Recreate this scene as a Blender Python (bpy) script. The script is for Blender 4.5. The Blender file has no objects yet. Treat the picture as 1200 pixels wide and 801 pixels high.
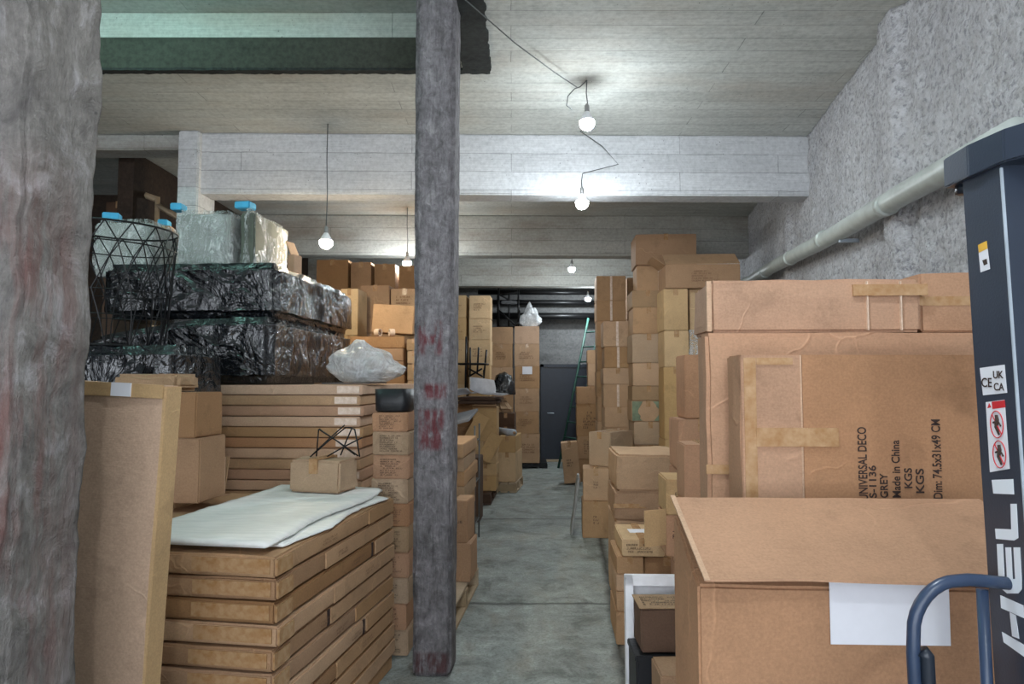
import bpy, bmesh, math, random
from mathutils import Vector, Matrix, noise
R = math.radians
rnd = random.Random(7)
sc = bpy.context.scene
COL = sc.collection

# ------------------------------------------------------------------ camera, world, exposure
FPX, EYE = 800.0, 1.6
PITCH = math.atan(45 / FPX)
cam = bpy.data.cameras.new('camera'); cam.lens = 36 * FPX / 1200; cam.sensor_width = 36
cam.clip_start = 0.02
camo = bpy.data.objects.new('camera', cam); COL.objects.link(camo)
camo.location = (0, 0, EYE); camo.rotation_euler = (R(90) + PITCH, 0, 0)
sc.camera = camo
sc.view_settings.view_transform = 'Standard'; sc.view_settings.look = 'None'
sc.view_settings.gamma = 1; sc.view_settings.use_curve_mapping = False
sc.view_settings.exposure = 0.0
sc.cycles.max_bounces = 8
w = bpy.data.worlds.new('world'); sc.world = w; w.use_nodes = True
w.node_tree.nodes['Background'].inputs[0].default_value = (0.86, 0.92, 1.0, 1)
w.node_tree.nodes['Background'].inputs[1].default_value = 4.3
BULB_W, BULB_WARM = 820.0, 620.0          # radiance of the bulbs' glass
BY = R(-3.5)                               # the building's own turn against the view axis


def P(px, py, Y):
    """the point at depth Y that the photograph shows at pixel (px, py)"""
    a, s = (px - 600) / FPX, (400.5 - py) / FPX
    c, n = math.cos(PITCH), math.sin(PITCH)
    k = Y / (c - s * n)
    return Vector((a * k, Y, EYE + (n + s * c) * k))


def X(px, Y, py=445): return P(px, py, Y).x
def Z(py, Y): return P(600, py, Y).z


# ------------------------------------------------------------------ node helpers
class NT:
    def __init__(s, name):
        s.m = bpy.data.materials.new(name); s.m.use_nodes = True
        s.t = s.m.node_tree; s.b = s.t.nodes['Principled BSDF']; s.out = s.t.nodes['Material Output']
    def n(s, typ, **kw):
        nd = s.t.nodes.new(typ)
        for k, v in kw.items():
            if k.startswith('i_'):
                key = k[2:]; key = int(key) if key.isdigit() else key.replace('_', ' ')
                if isinstance(v, bpy.types.NodeSocket): s.t.links.new(v, nd.inputs[key])
                else: nd.inputs[key].default_value = v
            else: setattr(nd, k, v)
        return nd
    def link(s, a, b): s.t.links.new(a, b)
    def set(s, **kw):
        for k, v in kw.items():
            k = k.replace('_', ' ')
            if isinstance(v, bpy.types.NodeSocket): s.link(v, s.b.inputs[k])
            else: s.b.inputs[k].default_value = v
    def coord(s, scale=(1, 1, 1), loc=(0, 0, 0), kind='Object'):
        tc = s.n('ShaderNodeTexCoord'); mp = s.n('ShaderNodeMapping')
        mp.inputs['Scale'].default_value = scale; mp.inputs['Location'].default_value = loc
        s.link(tc.outputs[kind], mp.inputs[0]); return mp.outputs[0]
    def noise(s, vec, scale, detail=4, rough=.6, out='Fac', dist=0):
        nd = s.n('ShaderNodeTexNoise'); nd.inputs['Scale'].default_value = scale
        nd.inputs['Detail'].default_value = detail; nd.inputs['Roughness'].default_value = rough
        nd.inputs['Distortion'].default_value = dist
        s.link(vec, nd.inputs['Vector']); return nd.outputs[out]
    def ramp(s, fac, stops):
        nd = s.n('ShaderNodeValToRGB'); e = nd.color_ramp.elements
        while len(e) < len(stops): e.new(0.5)
        for k, (p, c) in enumerate(stops):
            e[k].position = p; e[k].color = (c if isinstance(c, tuple) else (c, c, c)) + (1,)
        s.link(fac, nd.inputs[0]); return nd.outputs[0]
    def mix(s, fac, a, b, mode='MIX'):
        nd = s.n('ShaderNodeMix', data_type='RGBA', blend_type=mode)
        for k, v in ((0, fac), (6, a), (7, b)):
            if isinstance(v, bpy.types.NodeSocket): s.link(v, nd.inputs[k])
            else: nd.inputs[k].default_value = v if not isinstance(v, tuple) else v + (1,)
        return nd.outputs[2]
    def math(s, op, a, b=0.0, c=0.0):
        nd = s.n('ShaderNodeMath', operation=op)
        for k, v in enumerate((a, b, c)):
            if isinstance(v, bpy.types.NodeSocket): s.link(v, nd.inputs[k])
            else: nd.inputs[k].default_value = v
        return nd.outputs[0]
    def bump(s, h, strength=.3, dist=.01):
        nd = s.n('ShaderNodeBump'); nd.inputs['Strength'].default_value = strength
        nd.inputs['Distance'].default_value = dist
        s.link(h, nd.inputs['Height']); s.link(nd.outputs[0], s.b.inputs['Normal']); return nd
    def boxmask(s, vec, x0, x1, z0, z1, ax='X', soft=.01):
        sp = s.n('ShaderNodeSeparateXYZ'); s.link(vec, sp.inputs[0])
        def band(v, a, b):
            lo = s.n('ShaderNodeMapRange'); lo.inputs[1].default_value = a - soft; lo.inputs[2].default_value = a + soft
            s.link(v, lo.inputs[0])
            hi = s.n('ShaderNodeMapRange'); hi.inputs[1].default_value = b + soft; hi.inputs[2].default_value = b - soft
            s.link(v, hi.inputs[0])
            return s.math('MULTIPLY', lo.outputs[0], hi.outputs[0])
        return s.math('MULTIPLY', band(sp.outputs[ax], x0, x1), band(sp.outputs['Z'], z0, z1))


def srgb(r, g, b):
    f = lambda c: (c / 255 / 12.92) if c / 255 <= .04045 else ((c / 255 + .055) / 1.055) ** 2.4
    return (f(r), f(g), f(b))


def card_mat(name, col, var=.12, rough=.85, stain=.25):
    g_ = .3 * col[0] + .59 * col[1] + .11 * col[2]; col = tuple(g_ + (c - g_) * .92 for c in col)
    m = NT(name); v = m.coord()
    oi = m.n('ShaderNodeObjectInfo')
    off = m.n('ShaderNodeVectorMath', operation='SCALE'); off.inputs[0].default_value = (7, 5, 9); m.link(oi.outputs['Random'], off.inputs['Scale'])
    ad = m.n('ShaderNodeVectorMath', operation='ADD'); m.link(v, ad.inputs[0]); m.link(off.outputs[0], ad.inputs[1]); v = ad.outputs[0]
    big = m.noise(v, 2.6, 6, .65)
    fine = m.noise(m.coord((9, 9, 110)), 3, 3, .6); spk = m.noise(v, 150, 3, .6)
    c0 = m.ramp(big, [(.28, tuple(c * (1 - stain) for c in col)), (.5, col), (.75, tuple(min(1, c * 1.15) for c in col))])
    c1 = m.mix(.10, c0, m.ramp(fine, [(.3, tuple(c * .6 for c in col)), (.7, tuple(min(1, c * 1.3) for c in col))]))
    c1 = m.mix(.30, c1, m.ramp(spk, [(.3, tuple(c * .6 for c in col)), (.7, tuple(min(1, c * 1.3) for c in col))]))
    # creases and scuffs
    warp = m.mix(.25, v, m.noise(v, 3, 3, out='Color'), 'ADD')
    vo = m.n('ShaderNodeTexVoronoi', feature='DISTANCE_TO_EDGE'); vo.inputs['Scale'].default_value = 2.6; m.link(warp, vo.inputs['Vector'])
    crease = m.math('MULTIPLY', m.ramp(vo.outputs[0], [(.0, 1.0), (.018, 0.0)]), m.ramp(m.noise(v, 4, 2), [(.5, 0.0), (.62, 1.0)]))
    c1 = m.mix(m.math('MULTIPLY', crease, .35), c1, tuple(min(1, c * 1.5) for c in col))
    dirt = m.ramp(m.noise(v, 7, 6, .7), [(.56, 0.0), (.72, .45)])
    c1 = m.mix(dirt, c1, tuple(c * .5 for c in col))
    hs = m.n('ShaderNodeHueSaturation'); m.link(c1, hs.inputs['Color'])
    mr = m.n('ShaderNodeMapRange'); m.link(oi.outputs['Random'], mr.inputs[0])
    mr.inputs[3].default_value = 1 - var; mr.inputs[4].default_value = 1 + var
    m.link(mr.outputs[0], hs.inputs['Value'])
    ms = m.n('ShaderNodeMapRange'); m.link(oi.outputs['Random'], ms.inputs[0])
    ms.inputs[3].default_value = 1.08; ms.inputs[4].default_value = .88
    m.link(ms.outputs[0], hs.inputs['Saturation'])
    m.set(Base_Color=hs.outputs[0], Roughness=rough); m.b.inputs['Specular IOR Level'].default_value = .3
    h = m.math('ADD', m.math('MULTIPLY', fine, .12), m.math('ADD', m.noise(v, 9, 4, .6), m.math('MULTIPLY', crease, .5)))
    m.bump(h, .5, .008)
    return m.m


def plain(name, col, rough=.5, metal=0, bump=0, bscale=60, var=.15, spec=.5):
    m = NT(name); v = m.coord(); n_ = m.noise(v, 9, 4)
    c = m.ramp(n_, [(.3, tuple(x * (1 - var) for x in col)), (.7, tuple(min(1, x * (1 + var)) for x in col))])
    m.set(Base_Color=c, Roughness=rough, Metallic=metal); m.b.inputs['Specular IOR Level'].default_value = spec
    if bump: m.bump(m.noise(v, bscale, 3), bump, .005)
    return m.m


M = {}
M['card'] = card_mat('cardboard_tan', srgb(180, 142, 104))
M['card_pink'] = card_mat('cardboard_rosy', srgb(194, 158, 128), .04)
M['card_red'] = card_mat('cardboard_reddish', srgb(176, 132, 98), .05)
M['card_brown'] = card_mat('cardboard_brown', srgb(158, 120, 84))
M['card_gray'] = card_mat('cardboard_greyish', srgb(170, 140, 108))
M['card_yellow'] = card_mat('cardboard_yellowish', srgb(196, 160, 112))
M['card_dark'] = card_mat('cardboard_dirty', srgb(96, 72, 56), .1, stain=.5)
M['card_orange'] = card_mat('cardboard_orange_brown', srgb(160, 122, 86))
M['wood'] = card_mat('pallet_wood', srgb(172, 150, 120), .15, .8, stain=.4)
M['wood_dark'] = card_mat('dark_wood', srgb(82, 60, 46), .15, .8, stain=.4)
M['ink'] = plain('printing_ink', srgb(58, 42, 36), .8)
M['ink_soft'] = plain('faded_printing_ink', srgb(118, 86, 62), .8)
M['white'] = plain('white_paint', srgb(226, 226, 230), .45)
M['paper'] = plain('white_paper', srgb(225, 225, 232), .7, var=.04)
M['black'] = plain('black_plastic', (.012, .013, .016), .45, bump=.3)
M['iron'] = plain('black_wire', (.012, .012, .013), .4, .5)
M['blue'] = plain('cyan_foam', srgb(70, 165, 205), .7, bump=.4)
M['green'] = plain('green_paint', srgb(30, 72, 62), .5)
M['card_pale_sheet'] = plain('grey_sheet', srgb(136, 136, 134), .5, bump=.5, bscale=12)
M['green_pale'] = plain('faded_green_print', srgb(116, 128, 104), .7, var=.4)
M['grayslab'] = plain('grey_laminate', srgb(120, 124, 132), .4)
M['navy'] = plain('navy_lacquer', srgb(50, 58, 72), .3, .0, bump=.08, bscale=200, var=.08)
M['navy_dark'] = plain('navy_lacquer_dark', srgb(30, 37, 48), .35)
M['navy_tube'] = plain('navy_tube', srgb(48, 62, 86), .3)
M['chain'] = plain('oily_chain', (.02, .02, .022), .35, .8)
M['lettering'] = plain('white_lettering', srgb(225, 230, 238), .4, var=.02)
M['red'] = plain('red_print', srgb(200, 40, 50), .5)
M['yellow'] = plain('yellow_print', srgb(225, 175, 60), .5)
M['pipe'] = plain('grey_pipe', srgb(178, 184, 180), .35, bump=.1, bscale=8)
M['cord'] = plain('cord', srgb(90, 92, 92), .6)
M['brass'] = plain('lamp_socket', (.25, .25, .25), .4, .3)
M['edge'] = plain('bright_metal_and_highlight', srgb(170, 180, 190), .3)  # pale metal parts, and the painted highlight on the mast corner


def tape_mat():
    m = NT('packing_tape'); v = m.coord(); n_ = m.noise(v, 30, 3)
    m.set(Base_Color=m.ramp(n_, [(.3, srgb(176, 132, 88)), (.7, srgb(206, 170, 130))]), Roughness=.22)
    m.b.inputs['Alpha'].default_value = .75
    return m.m
M['tape'] = tape_mat()
def tape2():
    m = NT('clear_tape'); v = m.coord(); n_ = m.noise(v, 40, 3)
    m.set(Base_Color=m.ramp(n_, [(.3, srgb(196, 168, 146)), (.7, srgb(222, 200, 180))]), Roughness=.25)
    return m.m
M['tape_pale'] = tape2()


def film(name, col, alpha_lo, alpha_hi, rough=.12, s=7):
    m = NT(name); v = m.coord()
    warp = m.mix(.5, v, m.noise(v, 2.5, 2, out='Color'), 'ADD')
    st = m.n('ShaderNodeMapping'); st.inputs['Rotation'].default_value = (.5, .7, .3); st.inputs['Scale'].default_value = (18, 18, 2.0)
    m.link(warp, st.inputs[0]); fold = m.noise(st.outputs[0], 1.6, 6, .7)
    n_ = m.noise(v, s, 6, .65, dist=1.5)
    al = m.ramp(m.math('MULTIPLY_ADD', fold, .65, m.math('MULTIPLY', n_, .35)), [(.44, alpha_lo), (.62, alpha_hi)])
    m.set(Base_Color=col + (1,), Roughness=rough, Alpha=al)
    m.b.inputs['Specular IOR Level'].default_value = .8
    m.bump(m.math('ADD', fold, m.math('MULTIPLY', n_, .5)), .9, .03)
    return m.m
M['film'] = film('clear_stretch_film', (.9, .92, .92), .03, .7)
M['bag'] = film('milky_plastic_bag', (.82, .84, .86), .5, .9, .2)
def black_film():
    m = NT('black_plastic_sheeting'); v = m.coord()
    m.set(Base_Color=m.ramp(m.noise(v, 5, 4), [(.3, (.005, .006, .008)), (.75, (.016, .019, .024))]), Roughness=.17)
    m.b.inputs['Specular IOR Level'].default_value = .9
    st = m.n('ShaderNodeMapping'); st.inputs['Rotation'].default_value = (.25, .75, .2); st.inputs['Scale'].default_value = (9, 9, 1.6)
    m.link(m.mix(.35, v, m.noise(v, 2.5, 2, out='Color'), 'ADD'), st.inputs[0])
    fold = m.noise(st.outputs[0], 1.3, 5, .6)
    rdg = m.math('ABSOLUTE', m.math('SUBTRACT', m.noise(v, 3.4, 4, .5, dist=1.6), .5))
    m.bump(m.math('SUBTRACT', m.math('MULTIPLY', fold, .7), m.math('MULTIPLY', rdg, 1.9)), 1.0, .03)
    return m.m
M['blackfilm'] = black_film()
def foam_mat():
    m = NT('white_foam_sheet'); v = m.coord((1, 5, 1))
    n_ = m.noise(v, 5, 5)
    m.set(Base_Color=m.ramp(n_, [(.3, srgb(222, 224, 222)), (.7, srgb(243, 243, 240))]), Roughness=.6)
    m.bump(n_, .5, .01); return m.m
M['foam'] = foam_mat()


def concrete(name, c_lo, c_hi, boards=None, axis='X', bump=.5, pits=True, tint=None, bdist=.012, coarse=2.0):
    m = NT(name); v = m.coord()
    st = {'X': (.35, 1.6, 1.6), 'Z': (1.6, 1.6, .35), 'N': (1, 1, 1)}[axis]
    n1 = m.noise(m.coord(st), coarse, 8, .65); n2 = m.noise(v, 26, 6, .7)
    base = m.ramp(n1, [(.28, c_lo), (.72, c_hi)])
    base = m.mix(.35, base, m.ramp(n2, [(.35, tuple(c * .55 for c in c_lo)), (.6, c_hi)]))
    hh = m.math('ADD', m.math('MULTIPLY', n1, .8), m.math('MULTIPLY', n2, .5))
    if boards:
        bt = m.n('ShaderNodeTexBrick'); bt.offset = .37
        tc = m.n('ShaderNodeTexCoord'); sp = m.n('ShaderNodeSeparateXYZ'); m.link(tc.outputs['Object'], sp.inputs[0])
        cb = m.n('ShaderNodeCombineXYZ')
        if boards == 'XY': m.link(sp.outputs['X'], cb.inputs[0]); m.link(sp.outputs['Y'], cb.inputs[1])
        else: m.link(sp.outputs['X'], cb.inputs[0]); m.link(sp.outputs['Z'], cb.inputs[1])
        wob = m.mix(.012, cb.outputs[0], m.noise(v, 6, 3, out='Color'), 'ADD')
        m.link(wob, bt.inputs['Vector'])
        bt.inputs['Scale'].default_value = 1; bt.inputs['Brick Width'].default_value = 2.4
        bt.inputs['Row Height'].default_value = .165; bt.inputs['Mortar Size'].default_value = .0035
        bt.inputs['Mortar Smooth'].default_value = .4
        bt.inputs['Color1'].default_value = (1, 1, 1, 1); bt.inputs['Color2'].default_value = (.80, .80, .80, 1)
        bt.inputs['Mortar'].default_value = (.38, .38, .38, 1)
        msk = m.ramp(m.noise(v, 3, 4), [(.38, .45), (.56, 1.0)])
        base = m.mix(msk, base, bt.outputs['Color'], 'MULTIPLY')
        hh = m.math('ADD', hh, m.math('MULTIPLY', bt.outputs['Fac'], -.7))
        grain = m.noise(m.coord((1.2, 60, 60)), 2.2, 4)
        hh = m.math('ADD', hh, m.math('MULTIPLY', grain, .35))
        base = m.mix(.22, base, m.ramp(grain, [(.3, tuple(c * .5 for c in c_lo)), (.7, c_hi)]))
    if pits:
        vo = m.n('ShaderNodeTexVoronoi'); vo.inputs['Scale'].default_value = 22; m.link(v, vo.inputs['Vector'])
        vo.inputs['Randomness'].default_value = 1
        g = m.noise(v, 4, 3)
        pit = m.math('MULTIPLY', m.ramp(vo.outputs['Distance'], [(.06, 1.0), (.13, 0.0)]), m.ramp(g, [(.52, 0.0), (.6, 1.0)]))
        base = m.mix(m.math('MULTIPLY', pit, .75), base, (.05, .05, .05))
    if tint:
        for (col, sc_, lo, hi, amt) in tint:
            t = m.ramp(m.noise(m.coord((.5, 1.4, 1.4), (3.1 * sc_, 1, 2)), sc_, 4), [(lo, 0.0), (hi, amt)])
            base = m.mix(t, base, col)
    m.set(Base_Color=base, Roughness=.88); m.b.inputs['Specular IOR Level'].default_value = .25
    m.bump(hh, bump, bdist)
    m.base = base
    return m
M['ceiling'] = concrete('ceiling_concrete', srgb(176, 178, 173), srgb(222, 224, 218), 'XY', tint=[(srgb(176, 158, 138), .8, .5, .75, .55)]).m
M['beam'] = concrete('beam_concrete', srgb(180, 182, 186), srgb(222, 223, 225), 'XZ').m
M['beam_far'] = concrete('far_beam_concrete', srgb(158, 158, 153), srgb(202, 202, 196), 'XZ', tint=[(srgb(120, 104, 90), 1.2, .5, .7, .6)]).m
M['darkrim'] = concrete('bitumen_black', (.012, .013, .012), (.045, .05, .048), None).m
M['holeface'] = concrete('dark_slab_edge', srgb(46, 48, 42), srgb(78, 80, 72), None, pits=False).m
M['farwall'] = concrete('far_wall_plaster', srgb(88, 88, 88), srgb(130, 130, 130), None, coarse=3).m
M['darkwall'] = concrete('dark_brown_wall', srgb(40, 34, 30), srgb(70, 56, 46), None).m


def plaster():
    m = concrete('rough_spatter_plaster', srgb(188, 188, 193), srgb(228, 228, 231), None, axis='N', bump=1, bdist=.03)
    v = m.coord(); n3 = m.noise(v, 34, 5, .65); n4 = m.noise(v, 11, 4)
    c = m.mix(m.ramp(n3, [(.36, .6), (.5, 0.0)]), m.base, srgb(112, 112, 122))
    c = m.mix(m.ramp(n4, [(.3, .35), (.55, 0.0)]), c, srgb(150, 146, 142))
    m.link(c, m.b.inputs['Base Color'])
    m.bump(m.math('ADD', m.math('MULTIPLY', n3, 1.2), n4), 1.0, .035)
    return m.m
M['plaster'] = plaster()


def pillar_mat(kind):
    m = concrete('pillar_concrete_' + kind, srgb(116, 112, 115) if kind == 'slim' else srgb(112, 107, 102),
                 srgb(158, 154, 158) if kind == 'slim' else srgb(150, 146, 142), None, axis='Z', bump=.9, bdist=.02, coarse=3)
    v = m.coord(); b = m.base; red = srgb(112, 40, 48)
    g1 = m.noise(m.coord((1, 1, .75)), 7 if kind == 'near' else 16, 8, .72, dist=.6); g2 = m.noise(m.coord((2, 2, .35)), 30, 5, .7)
    b = m.mix(m.ramp(g1, [(.34, .6), (.5, 0.0)]), b, srgb(84, 80, 80))
    b = m.mix(m.ramp(g1, [(.52, 0.0), (.68, .7)]), b, srgb(184, 180, 182))
    b = m.mix(m.ramp(g2, [(.35, .4 if kind == 'slim' else .15), (.5, 0.0)]), b, srgb(70, 67, 68))
    m.bump(m.math('ADD', g1, m.math('MULTIPLY', g2, .5)), 1.0, .03)
    nz = m.ramp(m.noise(m.coord((3, 3, .8)), 9, 5), [(.38, 0.0), (.54, .8)])
    if kind == 'slim':
        for (x0, x1, z0, z1) in [(-.085, -.05, 1.74, 1.92), (.012, .045, 1.74, 1.93), (-.06, .03, 1.80, 1.85), (-.075, .06, 1.22, 1.44), (-.05, .07, 1.50, 1.58), (-.09, .09, .02, .13)]:
            b = m.mix(m.math('MULTIPLY', m.boxmask(v, x0, x1, z0, z1, 'X', .012), nz), b, red if z0 > .1 else srgb(82, 34, 36))
        # patchy darker tone towards the foot of the face
        b = m.mix(m.math('MULTIPLY', m.boxmask(v, -1, 1, -.1, 1.1, 'X', .4), m.ramp(m.noise(v, 5, 5), [(.35, .1), (.65, .6)])), b, srgb(62, 62, 60))
    else:
        nn = m.ramp(m.noise(m.coord((5, 5, .7)), 2.2, 6), [(.42, 0.0), (.6, .85)])
        sp = m.boxmask(v, -.1, .12, .8, 2.05, 'Y', .15)
        b = m.mix(m.math('MULTIPLY', nn, sp), b, srgb(122, 66, 60))
        dk = m.ramp(m.noise(m.coord((1, 1, .4)), 4, 6), [(.42, 0.0), (.68, .8)])
        b = m.mix(m.math('MULTIPLY', m.boxmask(v, -1, 1, -.1, 1.35, 'Y', .5), dk), b, srgb(48, 46, 44))
    m.link(b, m.b.inputs['Base Color']); return m.m
M['pillar_slim'] = pillar_mat('slim'); M['pillar_near'] = pillar_mat('near')


def floor_mat():
    m = NT('worn_concrete_floor'); v = m.coord()
    n1 = m.noise(v, 1.1, 7, .65); n2 = m.noise(v, 14, 8, .75); n3 = m.noise(m.coord((2.5, .9, 1)), 2.2, 5)
    c = m.ramp(n1, [(.3, srgb(112, 117, 112)), (.7, srgb(164, 170, 166))])
    c = m.mix(.5, c, m.ramp(n2, [(.3, srgb(70, 74, 70)), (.7, srgb(176, 184, 180))]))
    c = m.mix(m.ramp(n3, [(.5, 0.0), (.75, .5)]), c, srgb(128, 116, 96))
    n4 = m.noise(v, 3.2, 8, .75, dist=.5); n5 = m.noise(v, 60, 4, .7)
    c = m.mix(m.ramp(n4, [(.36, .65), (.5, 0.0)]), c, srgb(66, 70, 66))
    c = m.mix(m.ramp(n4, [(.55, 0.0), (.7, .6)]), c, srgb(186, 194, 190))
    c = m.mix(m.ramp(n5, [(.36, .5), (.5, 0.0)]), c, srgb(74, 78, 74))
    sp = m.n('ShaderNodeSeparateXYZ'); m.link(v, sp.inputs[0])
    def line(axis, at, wd, src=None):
        wob = m.math('MULTIPLY', m.math('SUBTRACT', m.noise(v, 5, 4), .5), .09)
        d = m.math('ABSOLUTE', m.math('SUBTRACT', m.math('ADD', src or sp.outputs[axis], wob), at))
        mr = m.n('ShaderNodeMapRange'); m.link(d, mr.inputs[0]); mr.inputs[1].default_value = 0
        mr.inputs[2].default_value = wd * 1.5; mr.inputs[3].default_value = 1; mr.inputs[4].default_value = 0
        return mr.outputs[0]
    l1 = line('Y', 5.0, .025); l2 = line('X', .27, .035, m.math('SUBTRACT', sp.outputs['X'], m.math('MULTIPLY', sp.outputs['Y'], .09))); l3 = line('Y', 8.0, .02)
    cr = m.math('MAXIMUM', m.math('MAXIMUM', l1, l2), l3)
    c = m.mix(m.math('MULTIPLY', cr, .9), c, (.03, .03, .027))
    m.set(Base_Color=c, Roughness=m.ramp(n2, [(.3, .5), (.7, .85)]))
    m.bump(m.math('SUBTRACT', m.math('ADD', n2, n1), m.math('MULTIPLY', cr, .8)), .4, .012)
    return m.m
M['floor'] = floor_mat()


# ------------------------------------------------------------------ mesh helpers
def link(name, bm, mat, parent=None, loc=None, smooth=False):
    me = bpy.data.meshes.new(name); bm.to_mesh(me); bm.free()
    if smooth:
        for p in me.polygons: p.use_smooth = True
    me.materials.append(M[mat] if isinstance(mat, str) else mat)
    o = bpy.data.objects.new(name, me); COL.objects.link(o)
    if parent: o.parent = parent
    if loc: o.location = loc
    return o


def thing(name, label, cat, loc, yaw=0, group=None, tilt=(0, 0)):
    o = bpy.data.objects.new(name, None); COL.objects.link(o); o.empty_display_size = .05
    o.location = loc; o.rotation_euler = (tilt[0], tilt[1], yaw)
    tag(o, label, cat, group); return o


LABELS = {}
def tag(o, label, cat=None, group=None, kind=None):
    if label: o['label'] = label
    if cat: o['category'] = cat
    if group: o['group'] = group
    if kind: o['kind'] = kind
    return o


def add_box(bm, x0, x1, y0, y1, z0, z1, mtx=None):
    vs = [bm.verts.new((x, y, z)) for z in (z0, z1) for y in (y0, y1) for x in (x0, x1)]
    if mtx:
        for v in vs: v.co = mtx @ v.co
    for f in ((0, 2, 3, 1), (4, 5, 7, 6), (0, 1, 5, 4), (2, 6, 7, 3), (0, 4, 6, 2), (1, 3, 7, 5)):
        bm.faces.new([vs[i] for i in f])
    return vs


def boxbm(*a, bevel=0, mtx=None):
    bm = bmesh.new(); add_box(bm, *a, mtx=mtx)
    if bevel: bmesh.ops.bevel(bm, geom=bm.edges[:], offset=bevel, segments=2, affect='EDGES')
    return bm


def add_tube(bm, pts, r, n=8, close=False, cap=True):
    pts = [Vector(p) for p in pts]; rings = []; N = len(pts); prev = None
    for i, p in enumerate(pts):
        d = (pts[(i + 1) % N] - pts[i - 1]) if close else (pts[min(i + 1, N - 1)] - pts[max(i - 1, 0)])
        d.normalize()
        if prev is None:
            a = d.cross(Vector((0, 0, 1)))
            if a.length < .05: a = d.cross(Vector((1, 0, 0)))
        else: a = prev - d * prev.dot(d)
        a.normalize(); prev = a.copy(); b = a.cross(d)
        rr = r[i] if isinstance(r, (list, tuple)) else r
        rings.append([bm.verts.new(p + rr * (math.cos(2 * math.pi * k / n) * a + math.sin(2 * math.pi * k / n) * b)) for k in range(n)])
    for i in range(N if close else N - 1):
        A, B = rings[i], rings[(i + 1) % N]
        for k in range(n): bm.faces.new((A[k], A[(k + 1) % n], B[(k + 1) % n], B[k]))
    if cap and not close:
        bm.faces.new(rings[0][::-1]); bm.faces.new(rings[-1])


def tube(name, pts, r, mat, parent=None, n=8, close=False):
    bm = bmesh.new(); add_tube(bm, pts, r, n, close)
    return link(name, bm, mat, parent, smooth=True)


def dented(w, d, h, amp=.003, cuts=5, bevel=.006, seed=0, bulge=0.0, sag=0):
    """a carton body: bevelled box with uneven, slightly bulging panels"""
    bm = bmesh.new(); add_box(bm, -w / 2, w / 2, -d / 2, d / 2, 0, h)
    b = min(bevel, w / 5, d / 5, h / 5)
    bmesh.ops.bevel(bm, geom=bm.edges[:], offset=b, segments=2, affect='EDGES')
    big = [e for e in bm.edges if e.calc_length() > min(w, d, h) * .55]
    bmesh.ops.subdivide_edges(bm, edges=big, cuts=cuts, use_grid_fill=True)
    off = Vector((seed * 3.17, seed * 1.7, seed * .9))
    for v in bm.verts:
        c = v.co.copy(); n_ = noise.noise_vector(c * 5 + off) * amp + noise.noise_vector(c * 17 + off) * amp * .35
        if c.z < b * 1.5: n_.z = 0
        fx, fy, fz = abs(c.x) / (w / 2), abs(c.y) / (d / 2), abs(c.z / h - .5) * 2
        if bulge:
            if fx > .97: n_.x += math.copysign(bulge, c.x) * (1 - fy ** 2) * (1 - fz ** 2)
            if fy > .97: n_.y += math.copysign(bulge, c.y) * (1 - fx ** 2) * (1 - fz ** 2)
        if sag and fz > .9 and c.z > h / 2: n_.z -= sag * (1 - fx ** 2) * (1 - fy ** 2)
        v.co = c + n_
    return bm


def print_bm(w, h, y, rows=5, seed=0, cx=0, cz=0, left=True):
    """rows of small printed characters on the plane y"""
    r = random.Random(seed); bm = bmesh.new(); rh = h / rows
    for k in range(rows):
        x = -w / 2 + cx; z = cz + h / 2 - (k + .5) * rh
        end = w / 2 * r.uniform(.2, 1) + cx
        while x < end:
            cw = rh * r.uniform(.3, .55)
            if r.random() > .15:
                t = rh * .1
                zt, zb = z + rh * .3, z - rh * .3
                segs = r.choice([((0, 0, 1), (1, 0, 1), (2,)), ((0, 0, 1), (2,), (3,)), ((1, 0, 1), (3,)), ((0, 0, 1), (3,), (2,), (4,)), ((0, 0, 1), (1, 0, 1), (4,), (2,))])
                for s in segs:
                    if s[0] == 0: q = (x, x + t, zb, zt)
                    elif s[0] == 1: q = (x + cw - t, x + cw, zb, zt)
                    elif s[0] == 2: q = (x, x + cw, zt - t, zt)
                    elif s[0] == 3: q = (x, x + cw, zb, zb + t)
                    else: q = (x, x + cw, z - t / 2, z + t / 2)
                    bm.faces.new([bm.verts.new((a, y, b)) for a, b in ((q[0], q[2]), (q[1], q[2]), (q[1], q[3]), (q[0], q[3]))])
            x += cw + rh * .18
    return bm


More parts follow.
